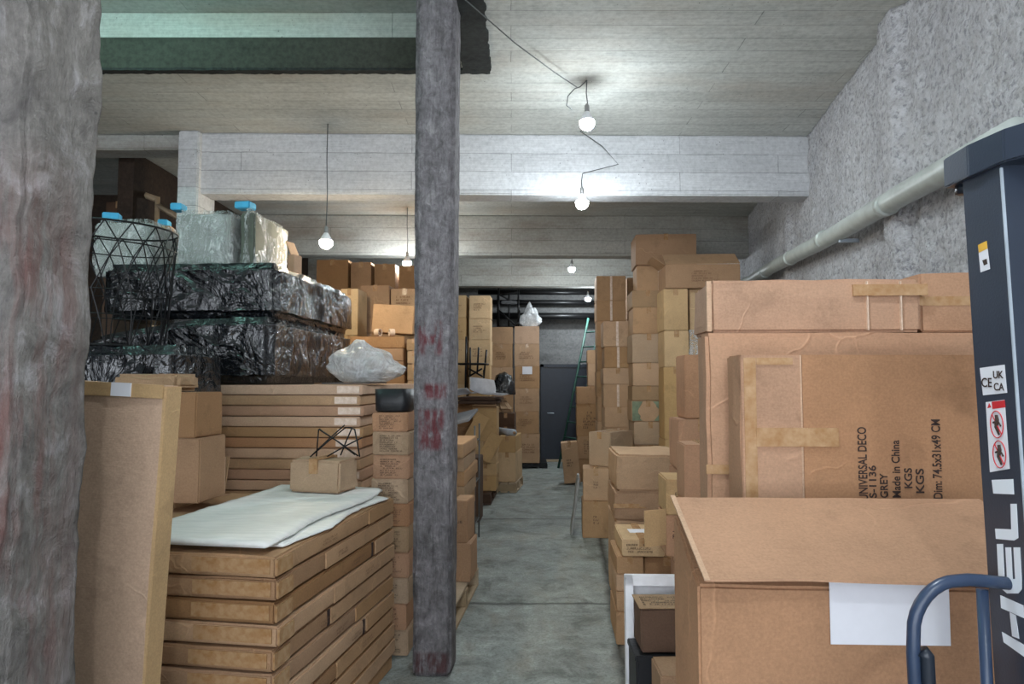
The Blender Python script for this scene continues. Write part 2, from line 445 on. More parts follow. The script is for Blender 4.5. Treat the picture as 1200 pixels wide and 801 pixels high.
SEED = [0]
def carton(label, cx, cy, z0, w, d, h, yaw=BY, mat='card', tape='top', prints=None, name='cardboard_box', cat='box',
           group=None, tilt=(0, 0), amp=.003, bulge=.002, bevel=.006, tapemat='tape', cuts=5):
    SEED[0] += 1; s = SEED[0]
    t = thing(name, label, cat, (cx, cy, z0), yaw, group, tilt)
    link('body', dented(w, d, h, amp, cuts, bevel, s, bulge), mat, t)
    e = .0022 + amp * .8
    tw = min(.05, w * .2)
    if tape in ('top', 'both'):
        bm = bmesh.new(); add_box(bm, -tw / 2, tw / 2, -d / 2 - e, d / 2 + e, h + e * .3, h + e)
        L = min(.07, h * .4)
        add_box(bm, -tw / 2, tw / 2, -d / 2 - e, -d / 2 - e * .3, h - L, h + e)
        add_box(bm, -tw / 2, tw / 2, d / 2 + e * .3, d / 2 + e, h - L, h + e)
        link('tape_strip', bm, tapemat, t)
    if tape in ('front', 'both'):
        fw = min(.03, w * .12)
        link('tape_strip', boxbm(-fw / 2, fw / 2, -d / 2 - e - bulge, -d / 2 - e * .4, h * .015, h * .985), 'tape_pale', t)
    if tape == 'cross':
        link('tape_strip', boxbm(-w / 2 - e, w / 2 + e, -d / 2 - e, -d / 2 - e * .4, h * .45, h * .45 + .03), tapemat, t)
    if prints:
        if prints is True: prints = (.55, .5, 'ink_soft', 6)
        pw, ph, pm, rows = prints
        link('printed_marking', print_bm(w * pw, h * ph, -d / 2 - e - bulge - .0008, rows, s, 0, h * .5), pm, t)
    return t


ORD = ['top', 'second', 'third', 'fourth', 'fifth', 'sixth', 'seventh', 'eighth', 'ninth', 'tenth', 'eleventh', 'twelfth', 'thirteenth', 'fourteenth', 'fifteenth', 'sixteenth', 'seventeenth', 'eighteenth', 'nineteenth', 'twentieth', 'twenty-first', 'twenty-second', 'twenty-third', 'twenty-fourth', 'twenty-fifth', 'twenty-sixth']


def stack(desc, x0, x1, Yf, depth, ys, fill=.42, zbase=0.0, yaw=BY, mat='card', tape='top', prints=None, group=None,
          jitter=.006, look='cardboard box', name='cardboard_box', labels={}, **kw):
    """boxes standing on one another; ys are the heights read off the photograph at the front face, from the top down"""
    zs = [Z(y, Yf) for y in ys]
    if zs[-1] - zbase > .06:
        n_ = max(1, round((zs[-1] - zbase) / fill)); z_ = zs[-1]
        zs += [zbase + (z_ - zbase) * (1 - (k + 1) / n_) for k in range(n_)]
    else: zs[-1] = zbase
    xl, xr = X(x0, Yf), X(x1, Yf); out = []
    for k in range(len(zs) - 1):
        zt, zb = zs[k], zs[k + 1]
        w_ = xr - xl; jx, jy = rnd.uniform(-jitter, jitter), rnd.uniform(-jitter, jitter)
        cx = (xl + xr) / 2 - math.sin(yaw) * depth / 2 + jx; cy = Yf + math.cos(yaw) * depth / 2 + jy
        if k in labels: lb = labels[k]
        else: lb = (f'topmost {look} of {desc}' if k == 0 else f'{look}, {ORD[k]} from the top of {desc}')
        pick = lambda v: v[k % len(v)] if isinstance(v, list) else v
        out.append(carton(lb, cx, cy, zb + .0008, w_ + rnd.uniform(-jitter, jitter), depth, zt - zb - .0016, yaw + rnd.uniform(-.015, .015),
                          pick(mat), pick(tape), pick(prints), name=name, group=group or 'boxes of ' + desc, **kw))
    return out


def wrinkled(w, d, h, amp, seed, cuts=26, round_=.05, stretch=(1, 1, 1)):
    """a bundle in plastic sheeting: soft box with radiating folds"""
    bm = bmesh.new(); add_box(bm, -w / 2, w / 2, -d / 2, d / 2, 0, h)
    bmesh.ops.bevel(bm, geom=bm.edges[:], offset=round_, segments=3, affect='EDGES')
    big = [e for e in bm.edges if e.calc_length() > min(w, d, h) * .5]
    bmesh.ops.subdivide_edges(bm, edges=big, cuts=cuts, use_grid_fill=True)
    bm.normal_update()
    off = Vector((seed * 5.1, seed * 2.3, seed))
    for v in bm.verts:
        c = v.co.copy()
        q = Vector((c.x * stretch[0], c.y * stretch[1], c.z * stretch[2]))
        r1 = 1 - abs(noise.noise(q * 3 + off)) * 2
        r2 = 1 - abs(noise.noise(q * 7.5 + off * 2 + Vector((c.z, 0, c.x)) * 2)) * 2
        r3 = 1 - abs(noise.noise(q * 16 + off)) * 2
        dsp = amp * (r1 * .9 + r2 * .25 + r3 * .05 - .7)
        k = 1.0 if c.z > .03 else .15
        v.co = c + v.normal * dsp * k
        v.co.z = min(h, max(0, v.co.z))
    return bm


# ------------------------------------------------------------------ the room
def struct(name, bm, mat, **kw):
    o = link(name, bm, mat, **kw); o['kind'] = 'structure'; return o


ZC = 3.80
cb, sb = math.cos(BY), math.sin(BY)
def BW(x, y): return Vector((x * cb - y * sb, x * sb + y * cb, 0))      # building -> world

struct('floor', boxbm(-7, 7, -3.5, 15, -.2, 0), 'floor')
# ceiling slab with the light well in it
bm = bmesh.new()
hx1, hy0, hy1 = P(541, 75, 4.7).x, 2.2, 4.71
add_box(bm, -7, 7, hy1, 15, ZC, ZC + .22)
add_box(bm, hx1, 7, -3.5, hy1, ZC, ZC + .22)
add_box(bm, -7, hx1, -3.5, hy0, ZC, ZC + .22)
cl = struct('ceiling', bm, 'ceiling')
cl.rotation_euler = (0, 0, 0)
# shaft above the opening
bm = bmesh.new(); add_box(bm, -7, hx1, hy1 + .004, hy1 + .05, ZC + .004, ZC + .215)
struct('trim_1', boxbm(-7, hx1 - .002, hy1 - .012, hy1 - .001, ZC + .0, ZC + .22), 'holeface'); bm.free()
bm = bmesh.new()
add_box(bm, -7, hx1 + .2, hy1 + .25, hy1 + .4, ZC + .22, ZC + .54)
add_box(bm, hx1 + .02, hx1 + .2, hy0 - .4, hy1 + .25, ZC + .22, ZC + .54)
add_box(bm, -7, hx1 + .2, hy0 - .5, hy0 - .35, ZC + .22, ZC + .54)
struct('wall_shaft', bm, 'ceiling')
struct('ceiling_shaft', boxbm(-7, hx1 + .2, hy0 - .5, hy1 + .4, ZC + .54, ZC + .64), 'ceiling')
# black bituminous border round the opening
bm = bmesh.new()
def ragged(bm, pts, z0, z1, seed):
    r = random.Random(seed); P2 = []
    for a, b in zip(pts, pts[1:] + pts[:1]):
        n_ = max(2, int((Vector(b) - Vector(a)).length / .03))
        for k in range(n_):
            q = Vector(a).lerp(Vector(b), k / n_); P2.append((q.x + r.uniform(-.008, .008), q.y + r.uniform(-.008, .008)))
    vs = [bm.verts.new((x, y, z0)) for x, y in P2]; vt = [bm.verts.new((x, y, z1)) for x, y in P2]
    bm.faces.new(vs); bm.faces.new(vt[::-1])
    for k in range(len(P2)): bm.faces.new((vs[k - 1], vs[k], vt[k], vt[k - 1]))
ex = P(575, 75, 4.72).x
ragged(bm, [(-6.9, hy1 - .014), (ex - .004, hy1 - .014), (ex - .004, hy1 + .05), (-6.9, hy1 + .05)], ZC - .018, ZC - .001, 3)
ragged(bm, [(hx1 + .002, 2.3), (ex - .02, 2.3), (ex, hy1 - .016), (hx1 + .002, hy1 - .016)], ZC - .02, ZC - .001, 4)
struct('trim_2', bm, 'darkrim')

# right wall: rough spatter plaster as real relief
def right_wall():
    bm = bmesh.new(); NY, NZ = 420, 150; y0, y1, z1 = -3.2, 14.6, ZC + .0
    rows = []
    dx, dy = .166, 1.0
    for j in range(NY + 1):
        Y = y0 + (y1 - y0) * (j / NY); row = []
        for i in range(NZ + 1):
            z = z1 * i / NZ; p = Vector((0, Y, z))
            h = .016 * noise.noise(p * 9) + .014 * abs(noise.noise(p * 24)) + .006 * noise.noise(p * 50)
            for (yc, wd, am) in ((4.02, .10, .075), (3.72, .05, .02), (6.75, .09, .05), (9.4, .1, .05)):
                q = abs(Y + .06 * noise.noise(Vector((z * 1.3, yc, 0))) - yc)
                if q < wd * 1.6: h += am * (1 if q < wd else 1 - (q - wd) / (wd * .6))
            row.append(bm.verts.new((1.665 + dx * Y - h, Y + h * dx, z)))
        rows.append(row)
    for j in range(NY):
        for i in range(NZ): bm.faces.new((rows[j][i], rows[j][i + 1], rows[j + 1][i + 1], rows[j + 1][i]))
    be = [e for e in bm.edges if e.is_boundary]                       # close the relief into a solid wall
    r_ = bmesh.ops.extrude_edge_only(bm, edges=be)
    for v in [g for g in r_['geom'] if isinstance(g, bmesh.types.BMVert)]: v.co.x = 1.665 + dx * v.co.y + .3
    bmesh.ops.contextual_create(bm, geom=[e for e in bm.edges if e.is_boundary])
    bmesh.ops.recalc_face_normals(bm, faces=bm.faces[:])
    return struct('wall_right', bm, 'plaster', smooth=True)
right_wall()
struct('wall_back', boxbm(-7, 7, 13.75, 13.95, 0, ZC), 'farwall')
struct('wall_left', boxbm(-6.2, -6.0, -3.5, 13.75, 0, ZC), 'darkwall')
struct('light_block_partition', boxbm(-3.75, -3.6, 6.4, 13.7, 0, ZC - .02), 'darkwall')  # added to block the bulbs' light and keep the left annex dark
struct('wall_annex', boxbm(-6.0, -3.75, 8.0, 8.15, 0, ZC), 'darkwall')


def noisy_box(x0, x1, y0, y1, z0, z1, amp, seg=.06, seed=0, freq=6, bevel=.012):
    w_, d_, h_ = x1 - x0, y1 - y0, z1 - z0
    bm = bmesh.new(); add_box(bm, x0, x1, y0, y1, z0, z1)
    bmesh.ops.bevel(bm, geom=bm.edges[:], offset=bevel, segments=2, affect='EDGES')
    for ax, L in ((0, w_), (1, d_), (2, h_)):
        n_ = int(L / seg)
        a = (x0, y0, z0)[ax]
        for k in range(1, n_):
            co = [0, 0, 0]; no = [0, 0, 0]; co[ax] = a + L * k / n_; no[ax] = 1
            bmesh.ops.bisect_plane(bm, geom=bm.verts[:] + bm.edges[:] + bm.faces[:], plane_co=co, plane_no=no)
    off = Vector((seed, seed * 2, seed * 3))
    for v in bm.verts:
        c = v.co
        v.co = c + noise.noise_vector(c * freq + off) * amp + noise.noise_vector(c * freq * 3.5 + off) * amp * .5
    return bm


def beam(name, Yf, x0, x1, z0, z1, t, mat, seed):
    y = 0
    bm = noisy_box(x0, x1, -0.0, t, z0, z1, .004, .12, seed)
    o = struct(name, bm, mat); o.location = (0, Yf, 0); o.rotation_euler = (0, 0, R(.9)); return o
beam('beam', 6.0, X(228, 6), 2.72, Z(228, 6), ZC, .24, 'beam', 1)
beam('beam', 9.0, -3.6, 3.2, Z(299, 9), ZC, .26, 'beam_far', 2)
beam('beam', 12.0, -3.6, 3.7, Z(335, 12), ZC, .26, 'beam_far', 3)
o = struct('beam', noisy_box(-6, X(205, 6), 0, .24, ZC - .14, ZC, .003, .12, 4), 'beam_far'); o.location = (0, 6.0, 0)
struct('column', noisy_box(X(204, 5.95), X(229, 5.95), 5.9, 6.25, 0, ZC, .004, .1, 5), 'beam')
# slim concrete pillar in the middle and the massive one at the left
b = noisy_box(-.105, .105, 0, .22, 0, ZC, .004, .035, 8, 7, .016)
for v in b.verts: v.co.x *= 1 + .10 * v.co.z / ZC
o = struct('pillar', b, 'pillar_slim', smooth=True); o.location = (X(508, 3.8), 3.78, 0); o.rotation_euler = (0, 0, BY)
b = noisy_box(-.6, 0, 0, .25, 0, ZC, .016, .022, 11, 5, .015)
for v in b.verts: v.co.x += .010 * (v.co.z - 1.6)
o = struct('pillar', b, 'pillar_near', smooth=True); o.location = (X(20, 1.6), 1.6, 0); o.rotation_euler = (0, 0, BY)

# back wall: navy door with pale threshold, dark service pipes above it
Yd = 13.70
dl, dr, dt = X(637, Yd), X(694, Yd), Z(430, Yd)
d = thing('door_1', 'dark navy flush door in the far wall at the end of the aisle', 'door', (0, 0, 0)); d['kind'] = 'structure'
link('door_leaf', boxbm(dl, dr, Yd - .03, Yd + .03, .03, dt, bevel=.004), 'navy_dark', d)
bm = bmesh.new(); add_box(bm, dl - .06, dl, Yd - .06, Yd + .04, 0, dt + .06); add_box(bm, dr, dr + .06, Yd - .06, Yd + .04, 0, dt + .06)
add_box(bm, dl - .06, dr + .06, Yd - .06, Yd + .04, dt, dt + .06); link('door_frame', bm, 'navy_dark', d)
tube('door_handle', [(dl + .08, Yd - .03, .95), (dl + .08, Yd - .09, .95), (dl + .2, Yd - .09, .95)], .012, 'edge', d)
link('threshold', boxbm(dl - .06, dr + .06, Yd - .14, Yd - .03, 0, .035, bevel=.004), 'wood', d)
for k, (ya, yb) in enumerate(((339, 345), (351, 357), (366, 374))):
    z0_, z1_ = Z(yb, 13.4), Z(ya, 13.4); r_ = (z1_ - z0_) / 2
    o = tube('service_pipe', [(X(560, 13.4), 13.4, (z0_ + z1_) / 2), (X(715, 13.4), 13.4, (z0_ + z1_) / 2 - .01)], r_, 'iron', n=12)
    tag(o, ['dark horizontal pipe under the far ceiling, topmost of three', 'dark horizontal pipe under the far ceiling, middle one of three',
            'thick dark horizontal pipe above the far door, lowest of three'][k], 'pipe', 'dark pipes above the far door')

# grey drain pipe along the right wall
A, B_ = Vector((1.53 + .166 * 2.6, 2.6, 2.56)), Vector((1.53 + .166 * 9.2, 9.2, 2.86))
t = thing('drain_pipe', 'long pale grey drain pipe sloping along the rough right wall', 'pipe', A)
tube('pipe_run', [Vector((0, 0, 0)).lerp(B_ - A, k / 12) + Vector((0, 0, .008 * math.sin(k))) for k in range(13)], .062, 'pipe', t, n=20)
for u in (.2, .39, .55, .72, .9):
    c_ = (B_ - A) * u; dd = (B_ - A).normalized() * .035
    tube('pipe_coupling', [c_ - dd, c_ + dd], .068, 'pipe', t, n=20)
for u in (.33, .8):
    c_ = (B_ - A) * u
    link('pipe_bracket', boxbm(c_.x - .01, c_.x + .16, c_.y - .012, c_.y + .012, c_.z - .085, c_.z - .06), 'edge', t)


# ------------------------------------------------------------------ bare bulbs on their cords
def bulb_mat(name, col, s):
    m = bpy.data.materials.new(name); m.use_nodes = True; nt = m.node_tree; nt.nodes.clear()
    e = nt.nodes.new('ShaderNodeEmission'); o_ = nt.nodes.new('ShaderNodeOutputMaterial')
    e.inputs[0].default_value = col + (1,); e.inputs[1].default_value = s; nt.links.new(e.outputs[0], o_.inputs[0]); return m
M['bulb'] = bulb_mat('lit_bulb_glass', (.86, .95, 1.0), BULB_W)
M['bulbdim'] = bulb_mat('lit_dim_bulb_glass', (.86, .95, 1.0), 300.0)
M['bulbmid'] = bulb_mat('lit_mid_bulb_glass', (.86, .95, 1.0), 520.0)
M['bulbwarm'] = bulb_mat('lit_warm_bulb_glass', (1.0, .85, .62), BULB_WARM)


def lamp(label, px, py, Y, top, mat='bulb', r=.055, path=None):
    c = P(px, py, Y)
    t = thing('hanging_bulb', label, 'light bulb', c, group='bare bulbs hanging from the ceiling')
    bm = bmesh.new(); bmesh.ops.create_uvsphere(bm, u_segments=20, v_segments=14, radius=r)
    for v in bm.verts:
        if v.co.z > 0: pass
    bmesh.ops.bisect_plane(bm, geom=bm.verts[:] + bm.edges[:] + bm.faces[:], plane_co=(0, 0, r * .22), plane_no=(0, 0, 1), clear_outer=True)
    link('bulb', bm, mat, t, smooth=True)
    tube('bulb_collar', [(0, 0, r * .21), (0, 0, r * .42), (0, 0, r * 1.2), (0, 0, r * 1.5)], [r * .95, r * .97, r * .5, r * .32], 'white', t, n=24)
    tube('socket', [(0, 0, r * 1.35), (0, 0, r * 1.5), (0, 0, r * 2.3), (0, 0, r * 2.6)], [.014, .018, .018, .008], 'brass', t, n=12)
    pts = path or [(0, 0, r * 2.6), (.006, 0, (top - c.z) * .4), (-.004, .002, (top - c.z) * .7), (0, 0, top - c.z)]
    tube('cord', pts, .0045, 'cord', t, n=6)
    return t, c
t, c = lamp('bright bare bulb nearest the camera, hanging from twisted cord', 688, 144, 4.9, ZC, mat='bulbmid')
tube('cord', [(0, 0, .32), (-.05, 0, .27), (-.09, .01, .26), (-.14, 0, .2), (-.15, 0, .13), (-.11, 0, .1)], .004, 'cord', t, n=6)
q = P(541, -4, 3.75) - c
tube('cord', [(-.07, 0, .265), q.lerp(Vector((-.07, 0, .265)), .75) + Vector((0, 0, -.02)), q.lerp(Vector((-.07, 0, .265)), .4) + Vector((0, 0, -.03)), q], .004, 'cord', t, n=6)
t, c = lamp('bare white bulb hanging in front of the nearest cross beam', 682, 238, 5.8, ZC, path=[(0, 0, .11), (0, .02, .2), (.02, .13, .3), (.34, .155, .39), (.2, .15, .55), (.0, .12, ZC - P(682, 238, 5.8).z)], mat='bulbdim')
lamp('warm yellowish bare bulb hanging above the black plastic bundles', 382, 284, 5.75, ZC, 'bulbwarm')
lamp('bare white bulb beside the slim pillar above stacked boxes', 477, 308, 8.6, ZC)
lamp('bare white bulb hanging before the farthest cross beam', 670, 315, 10.6, ZC)
lamp('farthest bare bulb, hanging low near the dark pipes', 689, 350, 12.7, ZC)
for lb, pos in (('added unseen bulb overhead between the open carton and the pillar', (.35, 1.5, 3.35)), ('added unseen bulb over the entrance behind the viewer', (.3, -1.4, 3.35))):  # two extra bulbs out of view, added to brighten the foreground
    t, c = lamp(lb, 688, 144, 4.9, ZC - 3.35 + P(688, 144, 4.9).z); t.location = pos
# lamp inside the light well: a greenish fluorescent tube
mt = bulb_mat('lit_greenish_tube', (.45, 1.0, .88), 60.0); M['tubeglow'] = mt
t = thing('fluorescent_lamp', 'greenish fluorescent tube lamp in the opening of the ceiling', 'lamp', (-2.6, 3.6, ZC + .43))
tube('lamp_tube', [(-.7, 0, 0), (.7, 0, 0)], .018, 'tubeglow', t, n=12)
link('lamp_housing', boxbm(-.75, .75, -.04, .04, .03, .098, bevel=.004), 'white', t)

# ------------------------------------------------------------------ RIGHT SIDE, far to near
GR = 'cardboard boxes stacked along the right wall'
# green ladder by the far door
t = thing('ladder', 'green metal ladder leaning beside the dark far door', 'ladder', (X(661, 12.4), 12.4, 0), R(-60), tilt=(0, 0))
Lr = Vector((0, .70, 2.78))
for s in (-.2, .2): tube('rail', [(s, 0, 0), (s, Lr.y, Lr.z)], .022, 'green', t)
for k in range(1, 10):
    q = Lr * (k / 10); tube('rung', [(-.2, q.y, q.z), (.2, q.y, q.z)], .014, 'green', t)

stack('narrow stack right of the green ladder', 689, 716, 11.7, .42, [410, 426, 452], group=GR)
stack('short stack beside the far door', 676, 706, 10.9, .42, [453, 473, 511], group=GR, prints=[None, (.5, .55, 'ink', 6), (.45, .6, 'ink', 6)])
carton('tilted cardboard box on the floor against the short stack by far door', X(670, 10.75), 10.7, 0.03, .25, .3, .62, BY, prints=(.5, .2, 'ink', 3), tilt=(0, R(-5)), group=GR)
stack('back stack reaching highest at the aisle', 700, 734, 9.35, .45, [323, 352, 376], fill=.36, group=GR, tape='front')
stack('dim stack wedged behind two tall stacks', 736, 760, 9.7, .45, [325, 374], fill=.5, group=GR, mat='card_brown')
stack('pale-taped stack on the aisle', 708, 741, 8.45, .5, [376, 406, 431, 450, 477, 501], fill=.36, group=GR, tape=['front', 'front', 'top', 'front', 'top'], jitter=.012)
# stack B
stack('tall stack left of the flapped carton', 742, 780, 7.75, .5, [340, 360, 391, 425, 452, 469, 494, 521], fill=.4, group=GR, mat=['card_gray', 'card'], jitter=.012,
      labels={5: 'cardboard box with torn green print in the tall right stack'})
bx = [o for o in COL.objects if o.get('label') == 'cardboard box with torn green print in the tall right stack'][0]
bm = bmesh.new(); r_ = random.Random(5); hw_ = (X(780, 7.75) - X(742, 7.75)) / 2; hb_ = Z(469, 7.75) - Z(494, 7.75)
for sx_ in (-1, 1):
    pts = [(sx_ * hw_ * .98, .01), (sx_ * hw_ * .98, hb_ - .01)] + [(sx_ * (hw_ * .98 - .03 - .07 * abs(q - .5) * 2 - r_.uniform(0, .03)), hb_ - .012 - (hb_ - .024) * q) for q in (0, .15, .3, .45, .6, .75, .9, 1)]
    bm.faces.new([bm.verts.new((x, -.2585, z)) for x, z in pts])
bmesh.ops.recalc_face_normals(bm, faces=bm.faces[:]); link('green_print', bm, 'green_pale', bx)
z_ = Z(340, 7.75)
def by_px(label, x0, x1, Yf, depth, zt, zb, **kw):
    xl, xr = X(x0, Yf), X(x1, Yf); yaw = kw.pop('yaw', BY)
    return carton(label, (xl + xr) / 2 - math.sin(yaw) * depth / 2, Yf + math.cos(yaw) * depth / 2, zb + .001, xr - xl, depth, zt - zb - .002, yaw, **kw)
by_px('cardboard box under the highest box of the right stacks', 748, 800, 7.85, .4, Z(311, 7.85), z_, tape='front', group=GR)
by_px('highest cardboard box, wide, topping the right-hand stacks', 747, 818, 7.8, .5, Z(274, 7.8), Z(311, 7.85), mat='card_brown', group=GR)
# stack C and C2
stack('stack under the flapped carton', 779, 807, 7.2, .42, [338, 387, 430, 515], group=GR, mat='card_yellow')
stack('film-covered stack under the flapped carton', 809, 850, 7.25, .4, [338, 387, 416], group=GR, mat='card_yellow')
t = thing('plastic_wrap', 'crumpled clear film hanging down beside the big pink carton', 'plastic wrap', (X(818, 7.1), 7.12, Z(416, 7.1)), BY)
link('film', wrinkled(.16, .05, .27, .02, 3, 10, .01), 'film', t)
# carton with raised lid
zb, zt = Z(338, 7.2), Z(310, 7.2)
t = by_px('printed carton with its lid flap raised, near the right wall', 782, 869, 7.15, .5, zt, zb, tape=None, prints=(.3, .5, 'ink_soft', 5), mat='card_orange', group=GR)
wd = X(869, 7.15) - X(782, 7.15); hh = zt - zb
link('flap', boxbm(-wd / 2, wd / 2, 0, .25, 0, .006, mtx=Matrix.Translation((0, -.25, hh)) @ Matrix.Rotation(R(33), 4, 'X')), 'card', t)
link('flap', boxbm(-.16, 0, -.2, .2, 0, .006, mtx=Matrix.Translation((-wd / 2, 0, hh)) @ Matrix.Rotation(R(35), 4, 'Y')), 'card', t)

# stack G on the aisle
stack('low stack on the aisle floor', 684, 713, 7.05, .35, [549, 587, 629], yaw=R(-5), group=GR, prints=(.18, .25, 'ink', 3), jitter=.02)
stack('half-hidden stack behind the aisle edge', 715, 757, 7.38, .35, [549, 590], group=GR)
carton('cardboard box turned cornerwise on top of the low aisle stack', 1.07, 7.42, Z(549, 7.05) + .002, .27, .46, Z(508, 7.05) - Z(549, 7.05), R(-40), mat='card_gray', group=GR)
t = thing('plastic_sheet', 'greyish plastic sheet draped beside the low aisle stack', 'plastic sheet', (X(684, 7.2) - .13, 7.3, 0), BY, tilt=(0, R(7.5)))
link('sheet', wrinkled(.02, .34, Z(556, 7.3), .012, 9, 12, .006), 'card_pale_sheet', t)

# column F (behind) and F' (front)
stack('crushed pile behind the white board', 721, 800, 4.82, .7, [533, 576, 611], mat=['card', 'card_orange', 'card'], fill=.45, group=GR, amp=.012, bulge=.006, tape=[None, 'cross', 'top'], bevel=.014,
      labels={0: 'big crushed wide carton on top of the aisle pile', 1: 'carton with orange patch under the big crushed wide carton'})
stack('small printed carton column', 727, 777, 4.2, .46, [632, 652], zbase=Z(652, 4.2), group=GR, mat='card_yellow', prints=(.8, .6, 'ink', 3), tape='top',
      labels={0: 'small yellowish carton with white top label on the aisle pile'})
q = P(746, 624, 4.42)
o = link('paper_label', boxbm(q.x - .05, q.x + .06, q.y - .04, q.y + .06, Z(632, 4.2) + .001, Z(632, 4.2) + .004), 'paper')
tag(o, 'white paper label lying on the small yellowish carton', 'label')
stack('aisle pile left of the white board', 721, 751, 4.22, .45, [652, 673, 693, 716], fill=.2, group=GR)
stack('aisle pile behind the white board', 752, 806, 4.24, .45, [653, 677], fill=.4, group=GR, mat='card_brown')

# E: open small cartons and their hidden support
Ye = 3.5
stack('support pile behind the flapped big carton', 803, 862, Ye, .3, [653], fill=.36, group=GR, mat='card')
zA, zB, zC_ = Z(562, Ye), Z(604, Ye), Z(653, Ye)
by_px('small printed carton with a pale top above the open carton', 780, 846, Ye, .29, zA, zB, prints=(.8, .35, 'ink', 3), mat='card_yellow', tape=None, group=GR)
t = by_px('open small carton with its side flap swung out to aisle', 779, 850, Ye, .28, zB, zC_, prints=(.8, .5, 'ink', 3), mat='card_red', tape=None, group=GR)
wd = X(850, Ye) - X(779, Ye)
link('flap', boxbm(-.13, 0, 0, .006, 0.06, .24, mtx=Matrix.Translation((-wd / 2, -.14, 0)) @ Matrix.Rotation(R(28), 4, 'Z')), 'card_yellow', t)

# upright D cartons
stack('upright narrow carton pair', 794, 850, 3.85, .3, [491, 551], group=GR, mat='card_red', fill=.5,
      labels={0: 'reddish carton under the upright narrow carton'})
by_px('upright narrow carton standing beside the big pink carton', 803, 850, 3.87, .28, Z(415, 3.85), Z(491, 3.85), mat='card_red', tape=None, group=GR)
stack('upright carton pile before the reddish carton', 802, 850, 3.24, .22, [521, 588], group=GR, mat='card_red', fill=.55)

# M / L : big cartons by the wall
by_px('very large rosy carton behind the text-printed carton', 831, 1190, 2.18, .13, 1.755, .93, mat='card_red', tape='cross', amp=.006, group=GR, bevel=.012)
by_px('plain large carton under the very large rosy carton', 833, 1190, 2.19, .13, .93, 0, mat='card_red', tape=None, group=GR)
by_px('broad carton standing right behind the very large rosy carton', 900, 1180, 2.34, .32, 1.75, .9, mat='card_red', tape=None, group=GR)
by_px('bottom carton behind the very large rosy carton', 900, 1180, 2.34, .32, .9, 0, mat='card_red', tape=None, group=GR)
t = by_px('long horizontal carton lying on the large rosy carton', 836, 1078, 2.22, .27, Z(327, 2.22), 1.755, mat='card_red', tape=None, amp=.006, group=GR, bevel=.01)
for u in (.165, .27):
    link('seam', boxbm(u - .002, u + .002, -.144, -.132, .006, Z(327, 2.22) - 1.755 - .01), 'tape_pale', t)
link('flap', boxbm(-.35, -.335, -.148, -.13, .004, Z(327, 2.22) - 1.755 - .006), 'card_pink', t)
link('tape_strip', boxbm(.12, .353, -.146, -.132, .118, .155), 'tape', t)
by_px('square-ended carton beside the mast atop the large carton', 1084, 1225, 2.21, .3, Z(319, 2.21), 1.755, mat='card_red', tape='cross', group=GR)

# N : printed carton
xl, xr, zt, hN = X(868, 2.0), X(868, 2.0) + .735, Z(415, 2.0), .745
t = thing('printed_carton', 'large brown carton printed with black sideways text and made in China', 'box', ((xl + xr) / 2 + .006, 2.11, zt - hN), R(-1.5), GR)
wN = xr - xl; hw = wN / 2
bN = dented(wN, .14, hN, .004, 8, .006, 77, .002)
for v in bN.verts: v.co.y -= .037
link('body', bN, 'card_red', t)
sx = X(938, 2.0) - (xl + xr) / 2
link('flap', boxbm(-hw, sx - .002, -.114, -.108, .004, hN - .002, bevel=.002), 'card_red', t)
link('flap', boxbm(sx + .001, hw, -.113, -.107, .004, hN - .002, bevel=.002), 'card_red', t)
link('seam', boxbm(sx - .004, sx + .001, -.116, -.110, .004, hN - .002, bevel=.001), 'card_pink', t)
zz = lambda py: Z(py, 2.0) - (zt - hN)
xx = lambda px: X(px, 2.0) - (xl + xr) / 2
link('tape_strip', boxbm(xx(884), xx(979), -.1185, -.114, zz(523), zz(501)), 'tape', t)
link('tape_strip', boxbm(xx(871), xx(885), -.1165, -.1135, .01, hN - .01), 'tape', t)
link('tape_strip', boxbm(xx(886), xx(928), -.1165, -.1135, zz(427), zz(419)), 'tape', t)


def text_mesh(txt, size, mat, parent, origin, right, up, depth=.0006, name='printed_text', shear=0, extrude_off=0, width=None, bold=0.0):
    """lettering: right and up are the reading direction and the letters' up, in the parent's space"""
    cu = bpy.data.curves.new('txt', 'FONT'); cu.body = txt; cu.size = size; cu.extrude = depth; cu.shear = shear; cu.offset = bold
    tmp = bpy.data.objects.new('txt', cu); COL.objects.link(tmp)
    me = bpy.data.meshes.new_from_object(tmp.evaluated_get(bpy.context.evaluated_depsgraph_get()))
    bpy.data.objects.remove(tmp)
    rt, u = Vector(right), Vector(up); nrm = rt.cross(u)
    xs = [v.co.x for v in me.vertices]; k = 1.0
    if width and xs: k = width / (max(xs) - min(xs))
    for v in me.vertices:
        c = v.co; v.co = Vector(origin) + rt * c.x * k + u * c.y + nrm * c.z
    me.materials.clear(); me.materials.append(M[mat])
    o = bpy.data.objects.new(name, me); COL.objects.link(o); o.parent = parent; return o
# text lines run upwards; (string, left px, size px, start py, length px)
for s_, px, sz, y0_, L in (('UNIVERSAL DECO', 1011, 10.5, 586, 84), ('S-1136', 1021, 8.5, 583, 37), ('GREY', 1034, 9, 583, 28), ('Made in China', 1048.5, 9.5, 583, 66),
                           ('KGS', 1062, 9, 572, 23), ('KGS', 1075.5, 9.5, 578, 28), ('Dim: 74.5x31x49 CM', 1096, 10.5, 584, 91)):
    k = 2.0 / FPX
    text_mesh(s_, sz * k * 1.36, 'ink', t, (xx(px), -.1142, zz(y0_)), (0, 0, 1), (-1, 0, 0), width=L * k, bold=.0005)
by_px('plain carton under the large text-printed carton', 870, 1150, 2.0, .14, zt - hN - .001, 0, mat='card_red', tape=None, group=GR)

